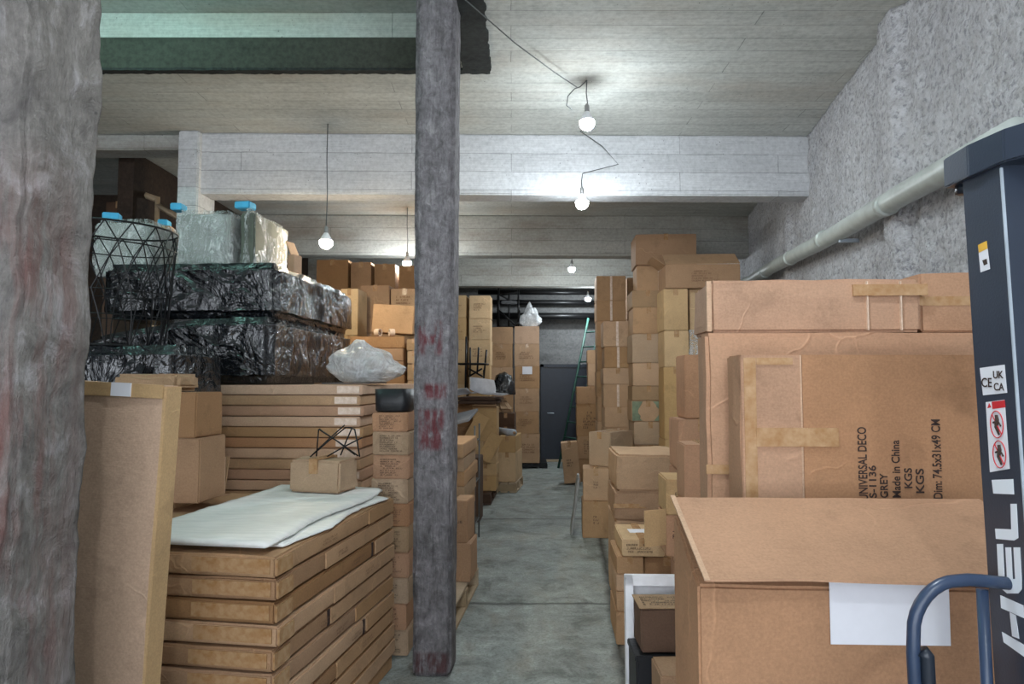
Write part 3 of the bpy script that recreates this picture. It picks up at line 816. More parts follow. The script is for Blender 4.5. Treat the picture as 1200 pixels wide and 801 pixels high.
# Q : carton with folded-out top flap
Yq, Yb = 1.6, 1.87
x0, x1 = X(816, Yq), X(816, Yq) + .80
t = thing('open_carton', 'large foreground carton with a big top flap folded over and white paper', 'box', ((x0 + x1) / 2 + .004, (Yq + Yb) / 2, 0), R(-2), GR)
hw, hd = (x1 - x0) / 2, (Yb - Yq) / 2
zf, zk = 1.122, 1.238
bm = dented(hw * 2, hd * 2, zf, .003, 8, .006, 99, .003)
for v in bm.verts:
    if v.co.z > zf * .6: v.co.z += (v.co.z / zf - .6) / .4 * (zk - zf) * (v.co.y + hd) / (2 * hd)
link('body', bm, 'card_red', t)
fh = P(800, 585, Yb); YF = 1.50; ff = P(809, 686, YF)
a = math.atan2(fh.z - ff.z, Yb - YF); L = math.hypot(fh.z - ff.z, Yb - YF)
bm = bmesh.new()
NX, NYq = 30, 12; rows = []
for j in range(NYq + 1):
    row = []
    for i in range(NX + 1):
        u, v_ = i / NX, j / NYq
        x = -hw - .004 + u * (2 * hw + .02); s = v_ * L
        bend = .006 * math.sin(u * 5 + 1) * v_ + .012 * u * v_ + .0015 * noise.noise(Vector((x * 8, s * 8, 0)))
        row.append(Vector((x, hd - s * math.cos(a), fh.z + .004 - s * math.sin(a) + bend)))
    rows.append(row)
T_ = [[bm.verts.new(p) for p in r_] for r_ in rows]; B2 = [[bm.verts.new(p - Vector((0, .001, .005))) for p in r_] for r_ in rows]
for j in range(NYq):
    for i in range(NX):
        bm.faces.new((T_[j][i], T_[j + 1][i], T_[j + 1][i + 1], T_[j][i + 1])); bm.faces.new((B2[j][i], B2[j][i + 1], B2[j + 1][i + 1], B2[j + 1][i]))
for j in range(NYq):
    bm.faces.new((T_[j][0], B2[j][0], B2[j + 1][0], T_[j + 1][0])); bm.faces.new((T_[j][NX], T_[j + 1][NX], B2[j + 1][NX], B2[j][NX]))
for i in range(NX):
    bm.faces.new((T_[NYq][i], B2[NYq][i], B2[NYq][i + 1], T_[NYq][i + 1])); bm.faces.new((T_[0][i], T_[0][i + 1], B2[0][i + 1], B2[0][i]))
link('flap', bm, 'card_red', t, smooth=False)
# a second ply edge along the flap's left side
link('flap_edge', boxbm(-hw - .008, -hw + .004, 0, L, 0, .004, mtx=Matrix.Translation((0, hd, fh.z + .006)) @ Matrix.Rotation(a, 4, 'X') @ Matrix.Rotation(math.pi, 4, 'Z') @ Matrix.Translation((2 * hw, 0, 0)) if False else Matrix.Translation((0, hd - L * math.cos(a), fh.z + .006 - L * math.sin(a))) @ Matrix.Rotation(a, 4, 'X')), 'card_pink', t)
px0, px1 = X(972, Yq, 700) - (x0 + x1) / 2, X(1109, Yq, 700) - (x0 + x1) / 2
link('taped_paper', boxbm(px0, px1, -hd - .0065, -hd - .005, Z(754, Yq), Z(672, Yq)), 'paper', t)

# white board, dirty carton, black crate, orange-brown carton
t = thing('white_board', 'white framed board standing on edge among the aisle cartons', 'board', (X(769, 3.12), 3.12, 0), R(-2), tilt=(R(-2), 0))
wb, hb = .30, Z(675, 3.12)
link('panel', boxbm(-wb / 2, wb / 2, 0, .02, 0, hb, bevel=.003), 'white', t)
bm = bmesh.new()
for q in ((-wb / 2, -wb / 2 + .035, 0, hb), (wb / 2 - .035, wb / 2, 0, hb), (-wb / 2, wb / 2, hb - .04, hb), (-wb / 2, wb / 2, 0, .04)): add_box(bm, q[0], q[1], -.035, 0, q[2], q[3])
link('rim', bm, 'white', t)
xl, xr = X(748, 2.88), X(748, 2.88) + .26
zt, zm = Z(714, 2.88), Z(765, 2.88)
t = carton('dirty dark brown carton with writing on its pale top', (xl + xr) / 2, 2.88 + .09, zm, xr - xl, .17, zt - zm, 0, mat='card_dark', tape=None, amp=.006, group='low clutter beside the open carton')
link('top_panel', boxbm(-.135, .135, -.09, .09, zt - zm + .003, zt - zm + .007), 'card_gray', t)
bm = print_bm(.22, .12, 0, 5, 5)
for v in bm.verts: v.co = Vector((v.co.x, v.co.z, zt - zm + .008))
link('printed_marking', bm, 'ink', t)
t = thing('black_crate', 'black plastic crate on the floor under the dirty carton', 'crate', ((xl + xr) / 2 - .012, 2.97, 0), 0)
link('body', boxbm(-.14, .13, -.10, .09, 0, zm - .012, bevel=.01), 'black', t)
link('rim', boxbm(-.145, .135, -.105, .095, zm - .03, zm - .006, bevel=.004), 'black', t)
xl = X(771, 2.6); zt = Z(793, 2.6)
carton('small orange-brown printed carton at the very bottom beside black crate', xl + .11, 2.7, 0, .22, .19, zt, R(-1), mat='card_orange', tape=None, prints=None, group='low clutter beside the open carton')

# ------------------------------------------------------------------ pallet stacker truck at the right edge
XM = P(1128, 210, 1.356).x; Y0 = 1.172; LN = .039                       # left cheek of the mast; foot; how far the mast leans back per metre
t = thing('pallet_stacker', 'dark navy pallet stacker truck with tall mast at the right edge', 'forklift', (XM, Y0, 0), 0)
def leaned(bm):
    for v in bm.verts: v.co.y += LN * v.co.z
    return bm
for ox, sg in ((0, 1), (.55, -1)):
    bm = bmesh.new()
    for x0_, x1_, y0_, y1_ in ((0, .008, 0, .106), (.008, .055, 0, .009), (.008, .055, .097, .106)):
        xa, xb_ = sorted((ox + sg * x0_, ox + sg * x1_)); add_box(bm, xa, xb_, y0_, y1_, .06, 2.0)
    link('mast_upright', leaned(bm), 'navy', t)
link('mast_highlight', leaned(boxbm(-.0008, .004, -.002, .0025, .06, 1.995, bevel=.0008)), 'edge', t)  # pale strip painting the highlight along the mast's lit corner
for xa in (.012, .513): link('inner_mast', leaned(boxbm(xa, xa + .025, .012, .094, .08, 1.96, bevel=.003)), 'navy_dark', t)
link('lift_cylinder', leaned(boxbm(.25, .30, .03, .08, .1, 1.9, bevel=.02)), 'navy_dark', t)
link('cross_member', leaned(boxbm(.056, .494, .02, .07, 1.50, 1.56, bevel=.004)), 'navy', t)
bm = bmesh.new()
for k in range(95): add_box(bm, .065 + (.004 if k % 2 else 0), .085 - (.004 if k % 2 else 0), .0, .02, .12 + k * .0195, .12 + k * .0195 + .015)
link('lift_chain', leaned(bm), 'chain', t)
bm = bmesh.new()
pl = [(-.006, .235), (-.012, .15), (-.006, .06), (.03, -.02), (.08, -.065), (.15, -.085), (.40, -.085), (.47, -.065), (.52, -.02), (.556, .06), (.562, .15), (.56, .235)]
vb = [bm.verts.new((x, y, 2.0)) for x, y in pl]; vt = [bm.verts.new((x, y, 2.062)) for x, y in pl]
bm.faces.new(vb[::-1]); bm.faces.new(vt)
for k in range(len(pl)): bm.faces.new((vb[k - 1], vb[k], vt[k], vt[k - 1]))
bmesh.ops.bevel(bm, geom=bm.edges[:], offset=.003, segments=2, affect='EDGES')
bmesh.ops.recalc_face_normals(bm, faces=bm.faces[:])
link('top_plate', bm, 'navy', t)
tube('bolt', [(.02, .21, 1.982), (.02, .21, 2.001)], .016, 'navy_dark', t, n=6)
def L_(px, py, Y=1.27): q = P(px, py, Y); return (q.x - XM, Y - Y0, q.z)
arc = [L_(1073, 860), L_(1072, 801), L_(1070, 765)] + [L_(1070 + 52 * (1 - math.cos(a_)), 742 - 62 * math.sin(a_)) for a_ in [k * math.pi / 16 for k in range(1, 8)]] + [L_(1135, 679), L_(1150, 680)]
arc = [(arc[0][0], arc[0][1], .12)] + arc
tube('handle', arc + [(.002, .10, arc[-1][2] - .006)], .0115, 'navy_tube', t, n=14)
q_ = L_(1151, 690, 1.285)
tube('handle_post', [(q_[0], q_[1], q_[2]), (q_[0] + .004, q_[1], .9), (q_[0] + .008, q_[1], .12)], .010, 'navy_tube', t, n=12)
tube('handle_grip', [L_(1080, 762, 1.262), L_(1086, 768, 1.26), L_(1088, 801, 1.26), L_(1090, 850, 1.26)], .0125, 'navy_dark', t, n=12)
link('base', boxbm(-.16, .65, -.05, .20, .05, .14, bevel=.01), 'navy', t)
for s in (-.02, .42): link('support_leg', boxbm(s, s + .12, -.70, -.05, .05, .10, bevel=.01), 'navy', t)
for (a_, b2) in ((.04, -.65), (.48, -.65), (.04, .14), (.48, .14)):
    tube('wheel', [(a_ - .025, b2, .04), (a_ + .025, b2, .04)], .04, 'black', t, n=20)
# the mast's left cheek carries lettering reading upwards and three stickers
def mp(px, py, off=.0012):
    r_ = P(px, py, 1.0) - Vector((0, 0, EYE)); k_ = (XM - off) / r_.x
    return Vector((-off, r_.y * k_ - Y0, EYE + r_.z * k_))
def slab(polys, name, mat, off=.0012, th=.0008):
    bm = bmesh.new()
    for poly in polys:
        a_ = [bm.verts.new(mp(p[0], p[1], off)) for p in poly]; b_ = [bm.verts.new(v.co + Vector((th, 0, 0))) for v in a_]
        bm.faces.new(a_); bm.faces.new(b_[::-1])
        for k in range(len(poly)): bm.faces.new((a_[k - 1], a_[k], b_[k], b_[k - 1]))
    bmesh.ops.recalc_face_normals(bm, faces=bm.faces[:])
    return link(name, bm, mat, t)
def glyph(polys, name='logo_lettering', mat='lettering'): return slab(polys, name, mat)
glyph([[(1162, 562), (1187, 561), (1188, 579), (1164, 578)]])                                     # I
glyph([[(1184, 590), (1191, 590), (1193, 630), (1188, 633), (1167, 631), (1166, 619), (1185, 620)]])             # L
glyph([[(1168, 637), (1175, 637), (1177, 678), (1170, 678)], [(1178, 641), (1184.5, 641), (1186.5, 678), (1180, 678)],
       [(1187.5, 641), (1195, 641), (1197, 678), (1189.5, 678)], [(1170, 678), (1197, 678), (1197, 690), (1193, 695), (1180, 695), (1172, 688)]])   # E
glyph([[(1172, 697), (1199, 709), (1200, 724), (1173, 712)], [(1174, 740), (1203, 757), (1204, 772), (1176, 752)], [(1183, 717), (1190, 720.5), (1194, 748), (1186, 745)]])   # H
def sticker(pts, mat, name='sticker', lift=0): return slab([pts], name, mat, .0008 + .0005 * lift, .0006)
o = sticker([(1146, 287), (1156, 282), (1160, 315), (1149, 319)], 'paper'); o['label'] = 'small white and yellow sticker'
sticker([(1146, 287), (1156, 282), (1157, 291), (1147, 296)], 'yellow', 'sticker_band', 1)
sticker([(1151, 305), (1156, 303), (1157, 309), (1153, 311)], 'ink', 'sticker_mark', 1)
o = sticker([(1148, 431), (1177, 427), (1180, 460), (1152, 463)], 'paper'); o['label'] = 'white conformity sticker'
def stext(txt, px, py, hpx, wpx, mat='ink'):
    o_ = mp(px, py, .0018); w_ = (mp(px + wpx, py) - mp(px, py)).length; h_ = (mp(px, py - hpx) - mp(px, py)).length
    text_mesh(txt, h_ * 1.36, mat, t, o_, (0, -1, 0), (0, 0, 1), .0002, 'sticker_text', width=w_, bold=.0003)
stext('CE', 1150, 453, 11, 12); stext('UK', 1163.5, 443, 9, 12); stext('CA', 1164.5, 457, 9, 12)
o = sticker([(1155, 471), (1177, 468), (1183, 549), (1160, 553)], 'paper'); o['label'] = 'white and red warning sticker'
sticker([(1162, 470.5), (1177, 468.5), (1178, 477), (1163, 479)], 'red', 'sticker_band', 1)
sticker([(1157, 478), (1159, 472), (1161.5, 477)], 'red', 'sticker_mark', 1)
for cy_, cx_ in ((497, 1168), (532, 1171)):
    c_ = mp(cx_, cy_, .0018); ry = (mp(cx_ + 7.5, cy_) - mp(cx_, cy_)).length; rz = .025
    E_ = lambda u, v_, o=0: c_ + Vector((o, -u * ry, v_ * rz))
    bm = bmesh.new()
    add_tube(bm, [E_(math.cos(a_), math.sin(a_)) for a_ in [k * math.pi / 12 for k in range(24)]], .0009, 6, True)
    add_tube(bm, [E_(-.68, .7), E_(.68, -.7)], .0009, 6)
    link('warning_symbol', bm, 'red', t)
    bm = bmesh.new()
    add_tube(bm, [E_(.0, .7, .0005), E_(.1, .35, .0005), E_(-.1, -.2, .0005), E_(.3, -.75, .0005)], [.003, .004, .0035, .002], 8)
    add_tube(bm, [E_(-.6, .1, .0005), E_(.1, .3, .0005), E_(.6, -.1, .0005)], .0018, 6)
    link('warning_figure', bm, 'ink', t)

# ------------------------------------------------------------------ LEFT SIDE, near to far
GL = 'flat cartons of the near stack'
# tall carton standing by the near pillar
xr = X(199, 2.2) - .078; wT = .46
t = carton('tall pale carton standing upright beside the massive left pillar', xr - wT / 2, 2.2 + .045, 0, wT, .09, Z(447, 2.2), R(-3.5), mat='card_pink', tape=None, amp=.003, bevel=.004,
           tilt=(0, R(2.7)), name='tall_carton', group=None, cuts=8)
hT = Z(447, 2.2)
link('top_flap', boxbm(-wT / 2, wT / 2, -.052, -.0465, hT - .042, hT + .002, bevel=.001), 'card_yellow', t)
link('tape_label', boxbm(.06, .125, -.0565, -.0515, hT - .04, hT + .003), 'paper', t)
link('edge_flap', boxbm(wT / 2 - .012, wT / 2 + .006, -.044, .047, 0.002, hT - .004, bevel=.002), 'card_yellow', t)

# near stack of flat cartons
Yf0 = 2.6; NL = 11; yawS = -math.atan2(.205, 1.25)
cR = Vector((X(328, 2.6), 2.6, 0)); wS, dS = 1.0, 1.33
topS = Z(651, 2.6); lh = topS / NL
lay = ['topmost', 'second', 'third', 'fourth', 'fifth', 'sixth', 'seventh', 'eighth', 'ninth', 'tenth', 'bottom']
for k in range(NL):
    z0_ = topS - (k + 1) * lh
    j = rnd.uniform(-.012, .012); j2 = rnd.uniform(-.01, .01)
    ux, uy = Vector((math.cos(yawS), math.sin(yawS), 0)), Vector((-math.sin(yawS), math.cos(yawS), 0))
    c_ = cR - ux * (wS / 2 - j) + uy * (dS / 2 + j2)
    t = thing('flat_carton', (f'{lay[k]} flat carton of the near left stack' + (' under the white foam' if k == 0 else ' with taped ends')), 'flat carton', (c_.x, c_.y, z0_ + .001), yawS + rnd.uniform(-.006, .006), GL)
    link('body', dented(wS, dS, lh - .007, .004, 8, .008, 200 + k, .003), 'card_brown' if k % 3 else 'card', t)
    r_ = random.Random(k)
    # long side is closed by two overlapping side flaps: a thin panel with a torn step
    yb = dS * r_.uniform(-.25, .3)
    link('side_flap', boxbm(wS / 2 - .002, wS / 2 + .007, yb, dS / 2 - .01, .004, lh - .012, bevel=.002), 'card', t)
    if k in (2, 4, 6, 9):
        yb2 = yb - r_.uniform(.03, .05)
        link('notch_shade', boxbm(wS / 2 - .002, wS / 2 + .0045, yb2, yb2 + .022, .006, lh - .012), 'ink', t)  # dark raised patch painting the shade inside a notch, no real opening
    link('tape_strip', boxbm(wS / 2 - .34, wS / 2 - .02, -dS / 2 - .007, -dS / 2 - .001, lh * .18, lh * .80), 'tape', t)
    link('tape_strip', boxbm(wS / 2 + .002, wS / 2 + .0095, -dS / 2 + .0, -dS / 2 + .12, lh * .1, lh * .78), 'tape', t)
    link('printed_marking', print_bm(.16, .03, 0, 2, k), 'ink_soft', t, smooth=False)
    m_ = COL.objects[-1].data
    for v in m_.vertices: v.co = Vector((wS / 2 + .0105, v.co.x + dS * .12 * (k % 4 - 1.2), v.co.z + lh * .45))
# foam sheets on top
ux, uy = Vector((math.cos(yawS), math.sin(yawS), 0)), Vector((-math.sin(yawS), math.cos(yawS), 0))
def foam(label, inset_r, x0, y0, y1, z0, th, seed):
    """a limp sheet whose right edge is ragged"""
    bm = bmesh.new(); NX, NY = 26, 34; r = random.Random(seed); T_, B2 = [], []
    for j in range(NY + 1):
        v_ = j / NY; y = y0 + (y1 - y0) * v_
        xr_ = inset_r + .02 * math.sin(v_ * 9 + seed) + .012 * noise.noise(Vector((v_ * 14, seed, 0)))
        rt, rb = [], []
        for i in range(NX + 1):
            u = i / NX; x = x0 + (xr_ - x0) * u
            w_ = .010 * noise.noise(Vector((x * 4, y * 4, seed))) + .004 * noise.noise(Vector((x * 14, y * 22, seed)))
            p = cR + ux * x + uy * y
            edge = max(0, (u - .93) / .07) ** 2 * th * .6
            rt.append(bm.verts.new((p.x, p.y, z0 + th + abs(w_) - edge))); rb.append(bm.verts.new((p.x, p.y, z0 + .001)))
        T_.append(rt); B2.append(rb)
    for j in range(NY):
        for i in range(NX):
            bm.faces.new((T_[j][i], T_[j][i + 1], T_[j + 1][i + 1], T_[j + 1][i])); bm.faces.new((B2[j][i], B2[j + 1][i], B2[j + 1][i + 1], B2[j][i + 1]))
        bm.faces.new((T_[j][NX], B2[j][NX], B2[j + 1][NX], T_[j + 1][NX])); bm.faces.new((T_[j][0], T_[j + 1][0], B2[j + 1][0], B2[j][0]))
    for i in range(NX):
        bm.faces.new((T_[0][i], B2[0][i], B2[0][i + 1], T_[0][i + 1])); bm.faces.new((T_[NY][i], T_[NY][i + 1], B2[NY][i + 1], B2[NY][i]))
    o = link('foam_sheet', bm, 'foam', smooth=True); tag(o, label, 'foam sheet', 'white foam sheets on the near stack'); return o
foam('upper white foam sheet spread over the near left stack', -.07, -.70, .01, 1.36, topS + .022, .02, 1)
foam('lower white foam sheet peeking out at the stack edge', -.02, -.66, .12, 1.24, topS + .001, .012, 5)

# two cartons and a torn carton behind the tall carton
zf_ = topS + .045
carton('square carton standing on the white foam behind the tall carton', X(222, 3.45) - .13, 3.58, zf_, .42, .26, Z(513, 3.45) - zf_, R(-4), mat='card_brown', tape=None, group='cartons behind the tall carton')
carton('upper carton behind the tall pale carton', X(222, 3.45) - .14, 3.58, Z(513, 3.45) + .001, .40, .25, Z(460, 3.45) - Z(513, 3.45), R(-6), mat='card_brown', tape=None, group='cartons behind the tall carton')
t = thing('torn_carton', 'torn open carton piece beside the square carton on the foam', 'box', (X(253, 3.72), 3.75, zf_), R(-30))
link('panel', boxbm(-.07, .07, 0, .005, 0, .2, mtx=Matrix.Rotation(R(-8), 4, 'X')), 'card', t)
link('panel', boxbm(0, .005, -.12, 0, 0, .2, mtx=Matrix.Translation((.07, 0, 0)) @ Matrix.Rotation(R(20), 4, 'Z')), 'card_pink', t)
link('panel', boxbm(-.08, .12, -.1, 0, 0, .005), 'card_brown', t)
# crushed grey paper on top of tall carton
t = thing('paper_wad', 'crumpled brown wrapping paper lying behind the tall carton top', 'paper', (X(172, 3.45) - .02, 3.6, Z(460, 3.45) + .006), R(-4))
link('paper', wrinkled(.34, .22, .09, .025, 14, 10, .02), 'card_gray', t)

# small damaged carton with a black wire stand on it
zv = topS + .05
t = carton('small battered carton on the foam at its rear edge', X(374, 3.72), 3.83, zv, .32, .2, Z(540, 3.72) - zv, R(-14), mat='card_gray', tape='top', amp=.012, bevel=.012, group='items on the foam')
zs_ = Z(540, 3.72) + .012
t = thing('wire_stand', 'black crossed wire stand lying on the small battered carton', 'wire stand', (X(392, 3.78), 3.84, zs_), R(10))
for a_, b2 in (((-.14, 0, 0), (.05, .02, .16)), ((-.11, .03, .0), (-.10, .03, .15)), ((-.10, .03, .15), (.12, 0, .0)), ((-.10, .06, .15), (.10, .06, -.0)), ((.05, .02, .16), (.10, -.02, .15)), ((.10, -.02, .15), (.13, -.04, .0)), ((-.14, .05, .0), (.04, .06, .17)), ((.02, .06, .0), (.08, .04, .15)), ((-.05, 0, .0), (.14, .03, .10))):
    tube('wire', [a_, Vector(a_).lerp(Vector(b2), .5) + Vector((0, 0, .004)), b2], .0042, 'iron', t, n=6)

# rear stack of long flat cartons
Yr = 4.3; zR = Z(450, Yr); xr = X(427, Yr); wR, dR = 1.95, 1.70
NR = 24; lr = zR / NR
for k in range(NR):
    z0_ = zR - (k + 1) * lr; j = rnd.uniform(-.012, .012)
    c_ = Vector((xr - wR / 2 + j, Yr, 0)) + Vector((-math.sin(BY), math.cos(BY), 0)) * (dR / 2)
    t = thing('long_flat_carton', (f'{ORD[k]} long flat carton from the top of the rear left stack' if k else 'topmost long flat carton under the black bundles'), 'flat carton', (c_.x, c_.y, z0_ + .0008), BY + rnd.uniform(-.004, .004), 'long flat cartons of the rear stack')
    link('body', dented(wR, dR, lr - .005, .002, 6, .005, 300 + k, .001), ('card_pink', 'card', 'card_red')[k % 3], t)
    link('tape_strip', boxbm(wR / 2 - .16, wR / 2 - .02, -dR / 2 - .005, -dR / 2 - .001, lr * .15, lr * .8), 'tape_pale', t)
    if k > 8: link('seam', boxbm(-.16 + .02 * (k % 2), -.155 + .02 * (k % 2), -dR / 2 - .005, -dR / 2 - .001, .002, lr - .006), 'ink_soft', t)

def bundle(label, x_r, Yf, w_, d_, z0, h, seed, amp=.035, mat='blackfilm', name='wrapped_bundle', cat='bundle', group=None, ramp=0, cuts=54, st=(1, 1, 1), yaw=BY):
    cx = x_r - w_ / 2 - math.sin(yaw) * d_ / 2; cy = Yf + math.cos(yaw) * d_ / 2
    t = thing(name, label, cat, (cx, cy, z0), yaw, group)
    bm = wrinkled(w_, d_, h, amp, seed, cuts, .05, st)
    if ramp:
        for v in bm.verts:
            if v.co.z > h * .5: v.co.z -= ramp * max(0, min(1, (.15 - v.co.x / w_) * 1.5)) * (v.co.z / h)
    link('sheeting', bm, mat, t, smooth=True); return t
G2 = 'bundles in black plastic sheeting'
xb = X(322, 4.4)
t = bundle('lower bundle in black plastic sheeting on the rear stack', xb, 4.36, 1.22, 1.72, zR + .004, .43, 21, .022, group=G2, ramp=.13, st=(1.6, 1.2, .7))
t = bundle('upper bundle in black plastic sheeting on the lower one', xb + .0, 4.46, 1.20, 1.66, zR + .43, .37, 22, .024, group=G2, st=(1.5, 1.2, .8))
zb2 = zR + .43 + .37
# cartons in clear film on top
G3 = 'cartons wrapped in clear film on the black bundles'
def filmed(label, x0, x1, Yf, d_, ytop, seed, mat='card_gray', zb=zb2):
    xl, xr = X(x0, Yf), X(x1, Yf); h = Z(ytop, Yf) - zb - .01; w_ = xr - xl
    t = thing('film_wrapped_carton', label, 'box', ((xl + xr) / 2 - math.sin(BY) * d_ / 2, Yf + math.cos(BY) * d_ / 2, zb + .003), BY, G3)
    link('body', dented(w_ * .9, d_ * .9, h * .93, .006, 5, .01, seed, .004), mat, t)
    link('film', wrinkled(w_, d_, h, .014, seed, 22, .04, (1, 1, .6)), 'film', t, smooth=True)
    return t
M['card_pale'] = card_mat('cardboard_pale_grey', srgb(158, 162, 158), .06)
M['card_olive'] = card_mat('cardboard_grey_olive', srgb(100, 104, 94), .06)
filmed('whitish carton in clear film behind the wire basket, leftmost', 98, 172, 4.9, .6, 254, 41, 'card_pale', zb2 - .02)
filmed('pale carton in clear film between the wire basket and the grey one', 196, 267, 4.75, .66, 243, 42, 'card_pale')
filmed('grey carton in clear film at the right end of the bundles', 274, 293, 4.78, .66, 241, 43, 'card_olive')
t = thing('carton_offcut', 'torn cardboard offcut at the right end of the film-wrapped cartons', 'cardboard', (X(343, 5.3), 5.3, zb2 + .01), R(-20))
link('panel', boxbm(-.03, .03, -.05, .05, 0, .19, bevel=.004), 'card_pink', t)
link('flap', boxbm(-.003, .003, -.05, .05, 0, .12, mtx=Matrix.Translation((0, 0, .19)) @ Matrix.Rotation(R(-25), 4, 'Y')), 'card_pink', t)
for k, (lb, px, Y_, py, w_) in enumerate((('cyan foam block atop the grey film-wrapped carton', 279, 4.9, 241, .15), ('cyan foam block atop the pale film-wrapped carton, left corner', 199, 4.85, 243, .10),
                                       ('cyan foam block peeking up behind the wire basket', 183, 5.2, 262, .09), ('cyan foam block beside the massive pillar above the whitish carton', 120, 5.0, 254, .14))):
    z_ = Z(py, Y_); base = z_ if k != 2 else zb2 + .30
    t = thing('foam_block', lb, 'foam', (X(px, Y_), Y_ + .05, Z(py, Y_) - .012), R(8 * (k - 1)), 'cyan foam corner blocks')
    link('block', boxbm(-w_ * .4, w_ * .4, -.04, .06, 0, .05, bevel=.006), 'blue', t)
    if k == 2: link('strap', boxbm(-.03, .06, -.05, .05, -(Z(py, Y_) - .012 - zb2), -.001), 'card', t)
# timber behind the pillar at the left
t = thing('timber_frame', 'pale timber frame corner above the cartons beside the massive pillar', 'frame', (X(118, 5.9), 6.6, 0), R(-20))
for a_, b2 in (((-.35, 0, Z(205, 6.3)), (.10, 0, Z(225, 6.3))), ((.10, 0, 0), (.10, 0, Z(222, 6.3))), ((-.3, 0, 0), (-.3, 0, Z(207, 6.3)))):
    tube('batten', [a_, b2], .03, 'wood', t, n=4)
tube('batten', [(.10, 0, Z(232, 6.3)), (.55, .02, Z(262, 6.3))], .03, 'wood', t, n=4)
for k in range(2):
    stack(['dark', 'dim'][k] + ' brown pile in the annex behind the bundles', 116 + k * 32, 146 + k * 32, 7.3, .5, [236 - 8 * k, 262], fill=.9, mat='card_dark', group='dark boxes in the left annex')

# low wrapped bundle on a hidden pile: the basket stands on it
stack('pile under the front black bundle', 88, 212, 3.74, .5, [497], fill=.46, group='cartons behind the tall carton')
bundle('front black plastic bundle right under the wire basket', X(214, 3.74), 3.74, .92, .52, Z(497, 3.74) + .002, Z(404, 3.74) - Z(497, 3.74), 33, .016, group=G2, cuts=30)
cb_ = P(160, 395, 4.34); zbk = cb_.z
t = thing('wire_basket', 'large round black wire basket leaning in front of the black bundles', 'basket', (cb_.x + .02, 4.0, Z(404, 3.74) + .012), R(0), tilt=(R(1), R(2)))
rt, rb2, hB = .34, .29, Z(268, 4.0) - Z(404, 3.74) - .02
def ring(r, z, rad, name='hoop'):
    tube(name, [(r * math.cos(a_), r * math.sin(a_), z) for a_ in [k * math.pi / 20 for k in range(40)]], rad, 'iron', t, n=6, close=True)
ring(rt, hB, .006, 'rim'); ring(rt * .99, hB - .11, .004); ring(rt * .93, hB * .45, .0035); ring(rt * .86, hB * .25, .0035); ring(rb2, 0, .005, 'base_ring')
NW = 16
bm = bmesh.new()
rr = lambda z: rb2 + (rt - rb2) * min(1, (z / hB) ** .6)
for k in range(NW):
    a0, a1 = 2 * math.pi * k / NW, 2 * math.pi * (k + .5) / NW
    c1 = lambda a_, z: (rr(z) * math.cos(a_), rr(z) * math.sin(a_), z)
    add_tube(bm, [c1(a0, hB), c1(a1, hB - .11)], .0038, 5); add_tube(bm, [c1(a1 + (a1 - a0), hB), c1(a1, hB - .11)], .0038, 5)
    add_tube(bm, [c1(a1, hB - .11), c1(a1 + .25, hB * .45), c1(a1 + .3, hB * .2), c1(a1 + .3, 0)], .0038, 5)
    add_tube(bm, [c1(a1, hB - .11), c1(a1 - .35, hB * .45), c1(a1 - .2, hB * .2), c1(a1 - .1, 0)], .0038, 5)
link('wire_mesh', bm, 'iron', t)
bm = bmesh.new()
for k in range(-5, 6):
    q = rb2 * math.sqrt(max(0, 1 - (k / 5.6) ** 2)); add_tube(bm, [(-q, rb2 * k / 5.6, 0), (q, rb2 * k / 5.6, 0)], .0038, 5); add_tube(bm, [(rb2 * k / 5.6, -q, .004), (rb2 * k / 5.6, q, .004)], .0038, 5)
link('base_grid', bm, 'iron', t)

# plastic bag on the rear stack, black tub on the small printed cartons
t = thing('plastic_bag', 'milky white plastic bag slumped at the right end of rear stack', 'bag', (X(424, 4.62) - .01, 4.78, zR + .012), R(-5))
bm = bmesh.new(); bmesh.ops.create_icosphere(bm, subdivisions=5, radius=1)
for v in bm.verts:
    c_ = v.co.copy(); tp = 1 + .25 * c_.x
    n1 = noise.noise(c_ * 2.2); n2 = 1 - abs(noise.noise(c_ * 5 + Vector((3, 1, 2)))) * 2
    k_ = 1 + .18 * n1 + .07 * n2
    v.co = Vector((c_.x * .25 * k_, c_.y * .17 * k_, max(0, (c_.z * .5 + .42)) * .27 * k_ * (1.05 - .45 * max(0, c_.x))))
link('bag', bm, 'bag', t, smooth=True)
t = thing('black_sheet', 'thin black sheet under the milky plastic bag', 'sheet', (X(408, 4.36), 4.5, zR + .001), BY)
link('sheet', boxbm(-.16, .15, -.15, .3, 0, .009, bevel=.002), 'black', t)

Yw = 4.07
ws = stack('small printed column beside the slim pillar', 437, 480, Yw, .22, [483, 505.5, 533, 561, 590, 617], fill=.14, group='small printed boxes beside the slim pillar', mat=['card_red', 'card_gray'], prints=(.6, .75, 'ink', 8), tape=None, jitter=.005)
t = thing('black_tub', 'black fabric tub standing on the small printed boxes', 'tub', ((X(437, Yw) + X(482, Yw)) / 2, Yw + .115, Z(483, Yw) + .002), BY)
bm = bmesh.new(); hb_ = Z(456, Yw) - Z(483, Yw); n_ = 40; prof = [(.0, 0), (.098, 0), (.108, .01), (.112, hb_), (.104, hb_), (.100, .012), (0, .012)]
prev = None
for r_, z_ in prof:
    row = [bm.verts.new((math.copysign(abs(math.cos(a_)) ** .5, math.cos(a_)) * r_ , math.copysign(abs(math.sin(a_)) ** .5, math.sin(a_)) * r_, z_)) for a_ in [2 * math.pi * k / n_ for k in range(n_)]]
    if prev:
        for k in range(n_): bm.faces.new((prev[k - 1], prev[k], row[k], row[k - 1]))
    prev = row
bmesh.ops.remove_doubles(bm, verts=bm.verts[:], dist=1e-5)
link('tub', bm, 'black', t, smooth=True)

